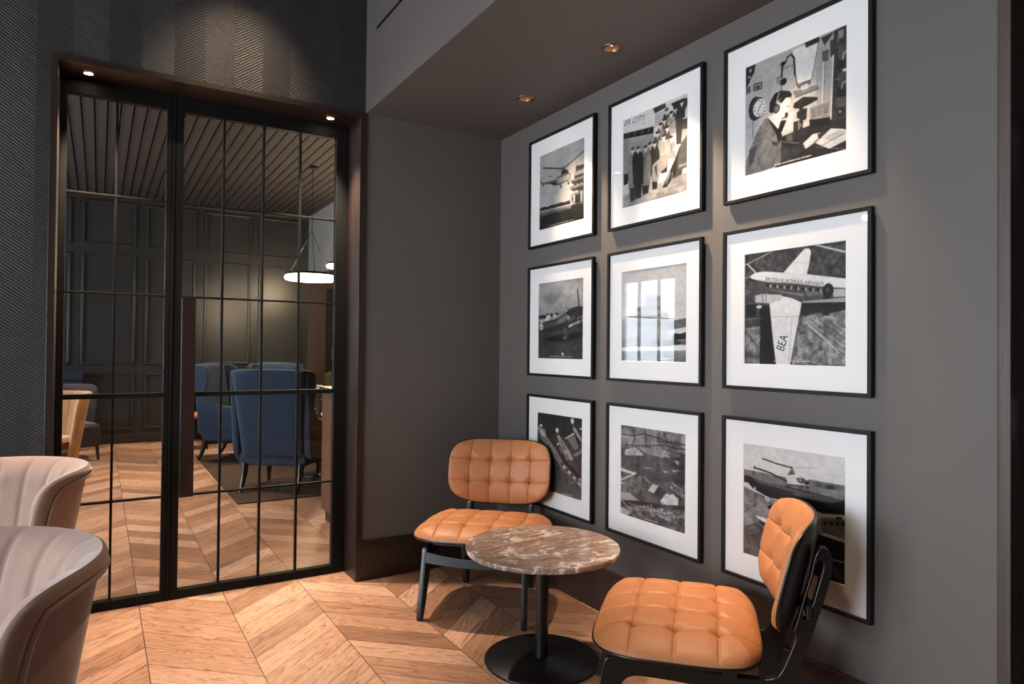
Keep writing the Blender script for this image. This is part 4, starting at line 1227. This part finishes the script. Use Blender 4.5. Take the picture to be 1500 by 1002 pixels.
SA = [-.6, -.2, .2, .6]
def make_tan_chair(label, loc, rz):
    e = thing('tufted_chair', label, 'chair', loc, rz, 'tan leather tufted lounge chairs')
    # seat: pad on a thin black shell
    fn = tufted(.69, .55, .062, SA, [-.5, 0, .5], crown=.012); zs = .397; yc = -.02
    seat = Mesh().grid(lambda u, v: (lambda q: (q[0], q[1] + yc, zs + q[2] - .012 * (q[0] / .33) ** 2 * 0 - .02 * max(0, -(q[1]) / .27 - .55) ** 2))(fn(u, v)), 200, 168)
    seat.build('seat_cushion', M['tan_leather'], e)
    sh = Mesh(); N = 72
    def ringp(W, D, n, z):
        o = []
        for k in range(N):
            a = 2 * PI * k / N; c, s = math.cos(a), math.sin(a); r = (abs(c) ** n + abs(s) ** n) ** (-1 / n)
            o.append((c * r * W / 2, s * r * D / 2 + yc, z))
        return o
    rs = [ringp(.52, .42, 4.2, .382), ringp(.685, .545, 4.2, .388), ringp(.698, .558, 4.2, .395), ringp(.694, .554, 4.2, .402), ringp(.67, .53, 4.2, .402)]
    vs = [q for r in rs for q in r]; fs = [(i * N + k, i * N + (k + 1) % N, (i + 1) * N + (k + 1) % N, (i + 1) * N + k) for i in range(4) for k in range(N)] + [tuple(range(N))[::-1], tuple(range(4 * N, 5 * N))]
    sh.add(vs, fs, True).build('seat_shell', M['black_wood'], e)
    # backrest: curved pad in a bowl-shaped black shell
    W, H, lean = .60, .372, R(13); ce = Vector((0, .381, .640))
    bf = tufted(W, H, .040, SA, [-.34, .34], n=3.6, crown=.010)
    def place(x, hgt, up):    # hgt: out of the pad towards the sitter
        sag = .085 * (abs(x) / (W / 2)) ** 2; y = -(hgt + sag)
        yy = y * math.cos(lean) + up * math.sin(lean); zz = -y * math.sin(lean) * -1 * -1 + up * math.cos(lean)
        return (ce.x + x, ce.y + yy, ce.z + up * math.cos(lean) - y * math.sin(lean) * -1 * -1 * -1 if False else ce.z + up * math.cos(lean) + (-y) * math.sin(lean))
    back = Mesh().grid(lambda u, v: (lambda q: place(q[0], q[2], q[1]))(bf(u, v)), 200, 140)
    back.build('back_cushion', M['tan_leather'], e)
    bs = Mesh(); rings = []
    for (k, hg) in ((.985, .004), (1.015, .001), (1.018, -.006), (.99, -.010), (.86, -.017), (.66, -.022), (.4, -.025), (.15, -.026)):
        o = []
        for q in range(N):
            a = 2 * PI * q / N; c, s = math.cos(a), math.sin(a); r = (abs(c) ** 3.6 + abs(s) ** 3.6) ** (-1 / 3.6)
            o.append(place(c * r * W / 2 * k, hg, s * r * H / 2 * k))
        rings.append(o)
    vs = [q for r in rings for q in r]; n = len(rings)
    fs = [(i * N + k, i * N + (k + 1) % N, (i + 1) * N + (k + 1) % N, (i + 1) * N + k) for i in range(n - 1) for k in range(N)] + [tuple(range((n - 1) * N, n * N))]
    bs.add(vs, fs, True).build('back_shell', M['black_wood'], e)
    # two side frames cut from board: front leg, rail, rear leg and slotted upright in one
    outer = [(-.306, 0), (-.274, 0), (-.215, .20), (-.190, .27), (-.165, .302), (-.12, .307), (.05, .292), (.20, .272), (.243, .25), (.262, .19), (.285, 0), (.316, 0),
             (.334, .15), (.35, .30), (.364, .382), (.40, .492), (.444, .634), (.453, .70), (.448, .73), (.430, .750), (.412, .746), (.398, .715), (.388, .66), (.366, .585), (.350, .52), (.338, .487),
             (.342, .476), (.346, .462), (.338, .44), (.323, .40), (.300, .345), (.275, .326), (.20, .326), (.02, .345), (-.19, .362), (-.228, .362), (-.243, .345), (-.252, .28)]
    hole = [(.363, .540), (.366, .526), (.378, .522), (.390, .555), (.412, .635), (.426, .690), (.422, .706), (.410, .706), (.400, .672), (.380, .600)]
    for s in (-1, 1):
        A = Vector((.265 * s, -.3, 0)); B = Vector((.19 * s, .3, 0)); d = (B - A) / .6
        Mx = Matrix(((0, 0, -s, (A.x + B.x) / 2), (d.y, 0, 0, 0), (0, 1, 0, 0), (0, 0, 0, 1)))
        Mx[0][0] = d.x
        o = outline_solid('side_frame', chaikin(outer, 2), [chaikin(hole, 2)], .015, .004, M['black_wood'], e, Mx)
    # front stretcher with a dipped top edge, and two bearers below the seat
    st = Mesh(); n = 24
    def stp(u, k):
        x = -.245 + .49 * u; dip = .024 * (1 - (x / .245) ** 2)
        return ((x, -.262, .335 - dip), (x, -.240, .335 - dip), (x, -.250, .282 - dip * .6), (x, -.272, .282 - dip * .6))[k % 4]
    st.grid(lambda u, v: stp(u, round(v * 4)), n, 4, smooth=False)
    st.add([stp(0, k) for k in range(4)], [(0, 1, 2, 3)]); st.add([stp(1, k) for k in range(4)], [(3, 2, 1, 0)])
    st.build('stretcher', M['black_wood'], e, bevel=.003)
    for y, z0 in ((-.17, .35), (.15, .332)):
        Mesh().box(-.25, .25, y - .022, y + .022, z0, .386).build('seat_bearer', M['black_wood'], e, bevel=.003)
    Mesh().box(-.20, .20, .376, .394, .53, .565).build('back_bearer', M['black_wood'], e, bevel=.003)
    return e
chairA = make_tan_chair('tan leather tufted chair in the corner, facing the camera behind the marble table', (-.474, -.684, 0), R(-43.2))
dup(chairA, (-.47, -2.10, 0), R(-137.5), 'tan leather tufted chair seen from the side, nearest the right-hand wall and camera')

# ------------------------------------------------------------------ round marble table
e = thing('side_table', 'round brown marble pedestal table with black column and disc base between tan chairs', 'table', (-.577, -1.372, 0))
m = Mesh(); m.lathe([(.325, .478), (.334, .480), (.336, .484), (.336, .497), (.334, .5)], seg=96, smooth=True, cap=True); m.build('table_top', M['marble'], e)
m = Mesh(); m.lathe([(.12, .466), (.12, .478)], seg=48); m.build('mounting_plate', M['black_metal'], e)
m = Mesh(); m.lathe([(.028, .012), (.028, .467)], seg=40); m.build('column', M['black_metal'], e)
m = Mesh(); m.lathe([(.248, 0), (.25, .003), (.25, .009), (.246, .012), (.05, .0135), (.04, .016), (.03, .018)], seg=96); m.build('base_disc', M['black_metal'], e)

# ------------------------------------------------------------------ velvet tub armchairs
def make_armchair(label, loc, rz, velv, group):
    e = thing('armchair', label, 'armchair', loc, rz, group)
    Rr, La, z0, z1, T = .345, .03, .14, .885, .12
    half = Rr * PI / 2 + La
    def path(d, off, z):
        fl = .74 + .26 * ((z - z0) / (z1 - z0)) ** 1.0
        s = 1 if d >= 0 else -1; a = abs(d)
        if a <= Rr * PI / 2:
            ph = a / Rr; x, y = (Rr + off) * math.sin(ph), (Rr + off) * math.cos(ph)
        else: x, y = Rr + off, -(a - Rr * PI / 2)
        lean = .045 * ((z - z0) / (z1 - z0))
        return (s * x * fl, y * fl + lean, z)
    def edge(a, b):
        """(a,b) in [-1,1] -> along, height, edge norm; only the top corners are rounded"""
        bb = max(b, 0)
        m = max(abs(a), bb)
        if m < 1e-6 or bb <= 0: return a, b, abs(a)
        n = 8; s = (abs(a) ** n + bb ** n) ** (1 / n); k = 1 + (m / s - 1) * m ** 3
        return a * k, b * k, m
    def dens(q): return math.sin(q * PI / 2) * .5 + q * .5
    NC = 9
    def surf(u, v, side):
        a0 = dens(2 * u - 1); b0 = math.sin(v * PI / 2) * .5 * 2 - 0 ; b0 = 2 * (v * .5 + math.sin(v * PI / 2) * .5) - 1
        a, b, en = edge(a0, b0); d = a * half; z = z0 + (z1 - z0) * (b + 1) / 2
        pil = (1 - min(en, 1) ** 7) ** (1 / 2.0)
        if side > 0: sm = min(1, max(0, (en - .90) / .035)); off = (1 - min(en, 1) ** 12) ** .5 * (.003 + .02 * sm * sm * (3 - 2 * sm))       # outside: flatter
        else:
            off = -T * .72 * pil
            ch = abs(math.sin(a0 * NC * PI / 2 * 1.0)); off += .012 * (1 - ch) ** 3 * min(1, pil * 1.5)
        return path(d, off, z)
    inn = Mesh().grid(lambda u, v: surf(u, v, -1), 150, 60); inn.build('channel_back', velv, e, smooth=True)
    out = Mesh().grid(lambda u, v: surf(u, v, 1), 140, 90); op = out.build('outer_panel', velv, e, smooth=True)
    # piping where the rolled edge meets the outside panel
    pts = []
    for k in range(121):
        q = k / 120
        if q < .25: a0, b0 = -1, -1 + 8 * q
        elif q < .75: a0, b0 = -1 + (q - .25) * 4, 1
        else: a0, b0 = 1, 1 - (q - .75) * 8
        a, b, en = edge(a0 * .905, b0 * .905 if b0 > 0 else b0); d = a * half; z = z0 + (z1 - z0) * (b + 1) / 2
        pts.append(path(d, .016, z))
    Mesh().tube(pts, .0065, 8).build('piping', velv, op)
    s = Mesh()
    def cush(u, v):
        a, b, en = sup_map(2 * u - 1, 2 * v - 1, 5); return (a * .235, b * .29 - .06, .40 + .05 * (1 - en ** 6) ** .4)
    s.grid(cush, 30, 30); s.grid(lambda u, v: (lambda q: (q[0], q[1], .30))(cush(u, v)), 2, 2, flip=True)
    Mesh().prism([(-.22, -.33), (.22, -.33), (.22, .15), (-.22, .15)], 2, .17, .42).build('seat_base', velv, e, bevel=.02, seg=3)
    s.build('seat_cushion', velv, e, smooth=True)
    for (x, y) in ((-.2, -.28), (.2, -.28), (-.16, .14), (.16, .14)):
        Mesh().tube([(x * 1.06, y * 1.06, 0), (x, y, .18)], [.013, .022], 12).ground().build('leg', M['black_wood'], e)
    return e
GV = 'velvet tub armchairs'
arm1 = make_armchair('pinkish grey channel-back velvet armchair in the lower left corner, nearest the camera', (-2.610, -2.0, 0), R(-53), M['mauve_velvet'], GV)
dup(arm1, (-2.653, -.68, 0), R(-50), 'pinkish grey channel-back velvet armchair beside the door, behind the nearer one')
make_armchair('golden brown velvet armchair seen through the left door leaf', (-2.68, 4.3, 0), R(-40), M['gold_velvet'], GV)
make_armchair('dark velvet tub armchair in the lounge, behind the golden armchair', (-2.55, 5.75, 0), R(25), M['charcoal_velvet'], GV)

# ------------------------------------------------------------------ lounge beyond the door
# panelled wall
m = Mesh(); XR = .59
m.box(XL, XR, YW, YW + .2, 0, CE + .12)
structure(m.build('wall_lounge_back', M['panel']))
m = Mesh(); x = -.168 + .646 - .765
cols = []
x = -.168
while x > XL: cols.append((x, x + .646)); x -= .765
def ridge(m, x0, x1, z0, z1, w=.034, d=.034):
    for (a, b, c, dd) in ((x0, x1, z0, z0 + w), (x0, x1, z1 - w, z1), (x0, x0 + w, z0 + w, z1 - w), (x1 - w, x1, z0 + w, z1 - w)):
        m.box(a, b, YW - d, YW, c, dd)
for (x0, x1) in cols:
    ridge(m, x0, x1, .19, .98); ridge(m, x0, x1, 1.10, 2.625); ridge(m, x0, x1, 2.745, 3.36)
m.box(XL, XR, YW - .02, YW, 0, .13); m.box(XL, XR, YW - .035, YW, 3.40, CE)
structure(m.build('trim_4', M['panel'], bevel=.011, seg=3))
# right side of the lounge: bulkhead, brown alcove
XA = 1.9
box('wall_lounge_bulkhead', M['lounge_grey'], XR, XR + .1, .25, YW + .2, 2.5, CE, kind='structure')
box('ceiling_alcove', M['brown_wall'], XR + .1, XA, .25, YW, 2.5, 2.6, kind='structure')
box('wall_alcove_back', M['brown_wall'], XR, XA, YW, YW + .2, 0, 2.5, kind='structure')
box('wall_lounge_right', M['brown_wall'], XA, XA + .2, .25, YW + .2, 0, CE, kind='structure')
box('wall_lounge_front', M['brown_wall'], 0, XA + .2, .05, .25, 0, CE, kind='structure')
m = Mesh().box(XR - .004, XR, 1.2, 5.6, 2.93, 2.955); structure(m.build('trim_6', M['black_steel']))
# slatted ceiling
box('ceiling_lounge', M['gap'], XL, XA, .25, YW + .2, CE + .05, CE + .12, kind='structure')
m = Mesh(); x = -20.0
for k in range(141, 206):
    x = -20 + k * .1
    if x > XL and x + .086 < XR: m.box(x, x + .086, .25, YW, CE, CE + .02)
structure(m.build('ceiling_slats', M['slats']))

tag(box('area_rug', M['rug'], -1.21, .45, 2.36, 5.32, 0, .012), 'dark brown pile rug under the blue wing chairs', 'rug')

def make_wing_chair(label, loc, rz):
    e = thing('wing_chair', label, 'armchair', loc, rz, 'blue wing chairs on the rug')
    W = .70; bt = .31; f = M['blue_fabric']
    # back: slightly fanned, rounded slab
    def bk(u, v, side):
        a, b = 2 * u - 1, 2 * v - 1; ex = .5 * W * (.86 + .16 * v) ; rnd = (1 - max(0, abs(a) - .8) / .2 * .0)
        x = a * ex; z = .30 + .83 * v + .015 * math.cos(a * PI / 2) * v; th = .055 * (1 - abs(a) ** 8) ** .5 * (1 - abs(b) ** 14) ** .5
        y = .23 + .13 * v + side * th - .03 * (1 - a * a) * 0
        return (x, y, z)
    m = Mesh(); m.grid(lambda u, v: bk(u, v, 1), 30, 36); m.grid(lambda u, v: bk(u, v, -1), 30, 36, flip=True); m.build('backrest', f, e, weld=True, smooth=True)
    prof = [(.27, .24), (.30, .60), (.37, 1.12), (.30, 1.135), (.20, 1.12), (.16, 1.06), (.17, .92), (.20, .80), (.14, .70), (.05, .655), (-.16, .65), (-.26, .62), (-.31, .54), (-.335, .42), (-.34, .24)]
    for s in (-1, 1):
        Mx = Matrix(((0, 0, s, s * (W / 2 - .005)), (1, 0, 0, 0), (0, 1, 0, 0), (0, 0, 0, 1)))
        outline_solid('side_wing', chaikin(prof, 3), [], .035, .02, f, e, Mx)
    Mesh().box(-W / 2 + .03, W / 2 - .03, -.33, .26, .24, .38).build('seat_base', f, e, bevel=.02, seg=3)
    Mesh().box(-W / 2 + .045, W / 2 - .045, -.335, .20, .38, .50).build('seat_cushion', f, e, bevel=.035, seg=4)
    for (x, y, dy) in ((-.28, -.28, 0), (.28, -.28, 0), (-.27, .24, .09), (.27, .24, .09)):
        Mesh().tube([(x, y, .26), (x, y + dy * .2, .17), (x, y + dy * .55, .08), (x, y + dy, .0)], [.032, .028, .022, .016], 10).ground().build('leg', M['black_wood'], e)
    return e
wc = make_wing_chair('blue wing chair with its back to the door, nearest behind the right leaf', (-.70, 2.90, .0125), R(180 - 36.5))
dup(wc, (-.80, 4.96, .0125), R(55), 'blue wing chair seen from its side, beside the door handle')
dup(wc, (-.30, 5.78, .0), R(-40), 'blue wing chair mostly hidden, its top edge behind the nearest blue one')
def pillow(mat, label, loc, rot, w=.42, d=.42, t=.07):
    m = Mesh()
    def fn(u, v, s):
        a, b, en = sup_map(2 * u - 1, 2 * v - 1, 6); return (a * w / 2 * (1 - .05 * (1 - b * b)), s * t * (1 - en ** 4) ** .6, b * d / 2 * (1 - .05 * (1 - a * a)))
    m.grid(lambda u, v: fn(u, v, 1), 24, 24); m.grid(lambda u, v: fn(u, v, -1), 24, 24, flip=True)
    o = m.build('scatter_cushion', mat, weld=True, smooth=True); o.location = loc; o.rotation_euler = rot
    return tag(o, label, 'cushion')
pillow(M['cream_fabric'], 'cream scatter cushion leaning inside the side-on blue wing chair', (-.735, 4.91, .72), (R(-14), 0, R(53)), .40, .40)

# banquettes along the panelled wall
def banquette(label, x0, x1, mat, group):
    w = x1 - x0; e = thing('banquette', label, 'sofa', ((x0 + x1) / 2, YW - .06, 0), 0, group)
    Mesh().box(-w / 2, w / 2, -.62, 0, .1, .40).build('seat_base', mat, e, bevel=.02)
    Mesh().box(-w / 2 + .01, w / 2 - .01, -.64, -.15, .40, .50).build('seat_cushion', mat, e, bevel=.03, seg=3)
    Mesh().box(-w / 2, w / 2, -.16, -.0, .40, .90).build('backrest', mat, e, bevel=.03, seg=3)
    Mesh().tube([(-w / 2, -.11, .95), (w / 2, -.11, .95)], .085, 20).build('bolster', mat, e)
    Mesh().box(-w / 2 + .03, w / 2 - .03, -.58, -.03, 0, .1).build('plinth', M['black_wood'], e)
    return e
banquette('olive grey banquette with bolster back on the panelled wall behind the blue chairs', -1.0, .5, M['olive_fabric'], 'banquettes on the panelled wall')
banquette('dark navy banquette against the panelled wall behind the left door leaf', -4.3, -2.42, M['navy_fabric'], 'banquettes on the panelled wall')

# small chair with an orange seat
e = thing('stool', 'small dark stool with an orange leather seat beside the panelled wall', 'stool', (-1.18, 6.1, 0))
Mesh().box(-.2, .2, -.2, .2, .41, .47).build('seat', M['orange_leather'], e, bevel=.022, seg=3)
Mesh().box(-.19, .19, -.19, .19, .37, .412).build('seat_frame', M['black_wood'], e, bevel=.004)
for x in (-.17, .17):
    for y in (-.17, .17): Mesh().tube([(x * 1.04, y * 1.04, 0), (x, y, .38)], [.014, .02], 10).ground().build('leg', M['black_wood'], e)

# glowing ring pendants
def ring_pendant(label, loc, rad):
    e = thing('ring_pendant', label, 'pendant light', loc, 0, 'ring pendants in the lounge')
    n = 64
    m = Mesh().tube([(rad * math.cos(2 * PI * k / n), rad * math.sin(2 * PI * k / n), 0) for k in range(n)], .028, 12, closed=True); m.build('light_ring', M['ring_glow'], e)
    m = Mesh().tube([(rad * math.cos(2 * PI * k / n), rad * math.sin(2 * PI * k / n), .036) for k in range(n)], .018, 8, closed=True); m.build('ring_housing', M['black_metal'], e)
    top = CE - loc[2]
    for k in range(3):
        a = 2 * PI * k / 3 + .4
        Mesh().tube([(rad * math.cos(a), rad * math.sin(a), .04), (0, 0, .55)], .003, 6).build('cable', M['black_metal'], e)
    Mesh().tube([(0, 0, .54), (0, 0, top - .02)], .004, 8).build('drop_rod', M['black_metal'], e)
    Mesh().lathe([(.05, top - .025), (.05, top)], seg=24).build('ceiling_rose', M['black_metal'], e)
    l = bpy.data.lights.new('ring_light', 'POINT'); l.energy = RINGW; l.color = (1, .74, .46); l.shadow_soft_size = rad
    o = bpy.data.objects.new('ring_light', l); C.objects.link(o); o.location = (loc[0], loc[1], loc[2] - .1)
ring_pendant('large glowing ring pendant hanging in the lounge behind the right door leaf', (-.17, 4.0, 2.16), .27)
ring_pendant('smaller looking ring pendant further back, above the large ring', (.44, 5.0, 2.44), .12)

# wooden counter at the right, with things on it
e = thing('service_counter', 'dark brown wooden counter end at the right edge of the door glass', 'counter', (-.34, 1.25, 0))
Mesh().box(-.39, .32, -.30, .27, .09, 1.02).build('body', M['warm_wood'], e, bevel=.006)
Mesh().box(-.41, .33, -.32, .29, 1.02, 1.05).build('worktop', M['black_wood'], e, bevel=.004)
Mesh().box(-.36, .31, -.28, .25, 0, .09).build('plinth', M['black_wood'], e)
# flower vase on a little table
e = thing('pedestal_table', 'small dark side table under the flower vase, mostly behind the blue chair', 'table', (-.25, 3.35, .012))
Mesh().lathe([(.2, .55), (.205, .56), (.205, .575), (.2, .58)], seg=40).build('top', M['black_wood'], e)
Mesh().lathe([(.02, .02), (.02, .55)], seg=20).build('column', M['black_metal'], e)
Mesh().lathe([(.16, 0), (.16, .015), (.03, .022)], seg=40).build('base', M['black_metal'], e)
e = thing('flower_vase', 'clear glass vase of white flowers right of the nearest blue chair', 'vase', (-.25, 3.35, .592))
m = Mesh(); m.lathe([(.035, 0), (.06, .06), (.062, .12), (.04, .2), (.045, .22)], seg=28, cap=False); m.lathe([(.001, .004), (.035, .004)], seg=28, cap=False); m.build('glass_body', M['clear_glass'], e)
st = Mesh(); fl = Mesh(); random.seed(9)
for k in range(16):
    a = k * 2.4; r = .09 * math.sqrt((k + .5) / 16); top = (r * math.cos(a), r * math.sin(a), .30 + .06 * random.random())
    st.tube([(r * .15 * math.cos(a), r * .15 * math.sin(a), .02), (r * .3 * math.cos(a), r * .3 * math.sin(a), .2), top], .0025, 6)
    for q in range(6):
        b = q * PI / 3; c = (top[0] + .016 * math.cos(b), top[1] + .016 * math.sin(b), top[2])
        fl.lathe([(.002, -.012), (.015, -.004), (.017, .006), (.009, .014), (.001, .016)], c, 8, cap=False)
st.build('stems', M['stem'], e); fl.build('blossoms', M['petal'], e)
# dark tub seat and shelf in the alcove
e = thing('tub_sofa', 'grey green tub sofa end at the right edge, below the shelves', 'sofa', (1.05, 6.05, 0), R(-20))
Mesh().box(-.42, .42, -.38, .36, .08, .44).build('seat_base', M['olive_fabric'], e, bevel=.03, seg=3)
Mesh().box(-.42, .42, .22, .40, .44, 1.02).build('backrest', M['olive_fabric'], e, bevel=.06, seg=4)
for x in (-.44, .32): Mesh().box(x, x + .13, -.36, .36, .40, .86 if x > 0 else 1.0).build('arm', M['olive_fabric'], e, bevel=.05, seg=4)
for x in (-.36, .36):
    for y in (-.32, .3): Mesh().tube([(x, y, 0), (x, y, .09)], .02, 10).build('leg', M['black_wood'], e)
e = thing('wall_shelf', 'tall dark shelf unit in the brown alcove at the right edge of the glass', 'shelf', (1.16, YW, 0))
Mesh().box(-.28, .3, -.02, 0, .6, 2.3).build('back_panel', M['black_wood'], e)
for x in (-.28, .28): Mesh().box(x, x + .02, -.28, 0, 0, 2.3).build('side_panel', M['black_wood'], e)
for z in (.62, 1.16, 1.62, 2.0): Mesh().box(-.26, .28, -.28, 0, z, z + .02).build('shelf', M['warm_wood'], e)
def bottle(mat, loc, r, h, label):
    o = Mesh().lathe([(r * .9, 0), (r, .01), (r, h * .58), (r * .35, h * .74), (r * .32, h), (.001, h)], seg=20).build('bottle', mat); o.location = loc
    return tag(o, label, 'bottle', 'bottles on the alcove shelves')
bottle(M['amber'], (.98, YW - .15, 1.64), .06, .28, 'amber glazed bottle on the upper alcove shelf')
bottle(M['green'], (1.06, YW - .13, 1.18), .06, .34, 'dark green bottle on the middle alcove shelf')
o = box('menu_card', M['white'], -.05, .05, -.003, .003, 0, .2); o.location = (.95, YW - .235, 1.181); o.rotation_euler = (R(-8), 0, R(-20)); tag(o, 'white menu card leaning on the middle alcove shelf', 'card')
# cluster of clear globe pendants over the armchairs (out of frame; they show as reflections in the picture glass)
a_label = 'clear glass globe pendant, one of the cluster mirrored in the middle picture'
for k, (x, y, z) in enumerate(GLOBES):
    e = thing('globe_pendant', a_label if k < 5 else 'clear glass globe pendant mirrored in the top corner of the airliner picture', 'pendant light', (x, y, z), 0, 'glass globe pendants')
    m = Mesh(); m.lathe([(.14 * math.sin(PI * (q + .02) / 16.04), -.14 * math.cos(PI * (q + .02) / 16.04)) for q in range(17)], seg=28, cap=False); m.build('globe', M['clear_glass'], e)
    m = Mesh(); m.lathe([(.026 * math.sin(PI * q / 8) + .0005, -.026 * math.cos(PI * q / 8)) for q in range(9)], seg=16, cap=False); m.build('bulb', M['lamp'], e)
    Mesh().tube([(0, 0, .03), (0, 0, CE - z)], .004, 8).build('cord', M['black_metal'], e)

# ------------------------------------------------------------------ light
def area(name, loc, rot, sx, sy, power, col):
    l = bpy.data.lights.new(name, 'AREA'); l.shape = 'RECTANGLE'; l.size = sx; l.size_y = sy; l.energy = power; l.color = col
    o = bpy.data.objects.new(name, l); C.objects.link(o); o.location = loc; o.rotation_euler = rot; return o
for k, (a, b, z0, z1) in enumerate(WIN):
    area('daylight', (XL - .25, (a + b) / 2, (z0 + z1) / 2), (0, R(-90), 0), z1 - z0, b - a, DAYW[k], (.80, .90, 1))
for k, (a, b, z0, z1) in enumerate(LWIN):
    area('daylight', (XL - .25, (a + b) / 2, (z0 + z1) / 2), (0, R(-90), 0), z1 - z0, b - a, LDAYW, (.80, .90, 1))
for (x, y, tx, ty, pw, sz) in LOUNGEFILL:  # added lamps without fixtures, unseen, brighten the lounge floor and panelled wall
    spot('lounge_fill', (x, y, CE - .01), (tx, ty, 0), pw, sz, .5, .04, PALE)

w = bpy.data.worlds.new('overcast_sky'); bpy.context.scene.world = w; w.use_nodes = True
bg = w.node_tree.nodes['Background']; bg.inputs[0].default_value = (.82, .91, 1, 1); bg.inputs[1].default_value = SKY

# ------------------------------------------------------------------ camera
f, yaw, pit, rol, cx, cy, h = 986.673, .54973, .01235, .00946, -2.2428, -3.81839, 1.35
F = Vector((math.sin(yaw) * math.cos(pit), math.cos(yaw) * math.cos(pit), math.sin(pit)))
Rv = Vector((math.cos(yaw), -math.sin(yaw), 0)); U = Rv.cross(F)
R2 = Rv * math.cos(rol) + U * math.sin(rol); U2 = -Rv * math.sin(rol) + U * math.cos(rol)
cam = bpy.data.cameras.new('camera'); cam.sensor_width = 36; cam.lens = f / 1500 * 36; cam.clip_start = .02
co = bpy.data.objects.new('camera', cam); C.objects.link(co)
co.matrix_world = Matrix(((R2.x, U2.x, -F.x, cx), (R2.y, U2.y, -F.y, cy), (R2.z, U2.z, -F.z, h), (0, 0, 0, 1)))
sc = bpy.context.scene; sc.camera = co
vs = sc.view_settings; vs.view_transform = 'Standard'; vs.look = 'None'; vs.exposure = EXPO; vs.gamma = 1; vs.use_curve_mapping = False
try:
    sc.cycles.use_denoising = True; sc.cycles.max_bounces = 10; sc.cycles.transparent_max_bounces = 24; sc.cycles.sample_clamp_indirect = 6; sc.cycles.caustics_reflective = False; sc.cycles.caustics_refractive = False
except Exception: pass
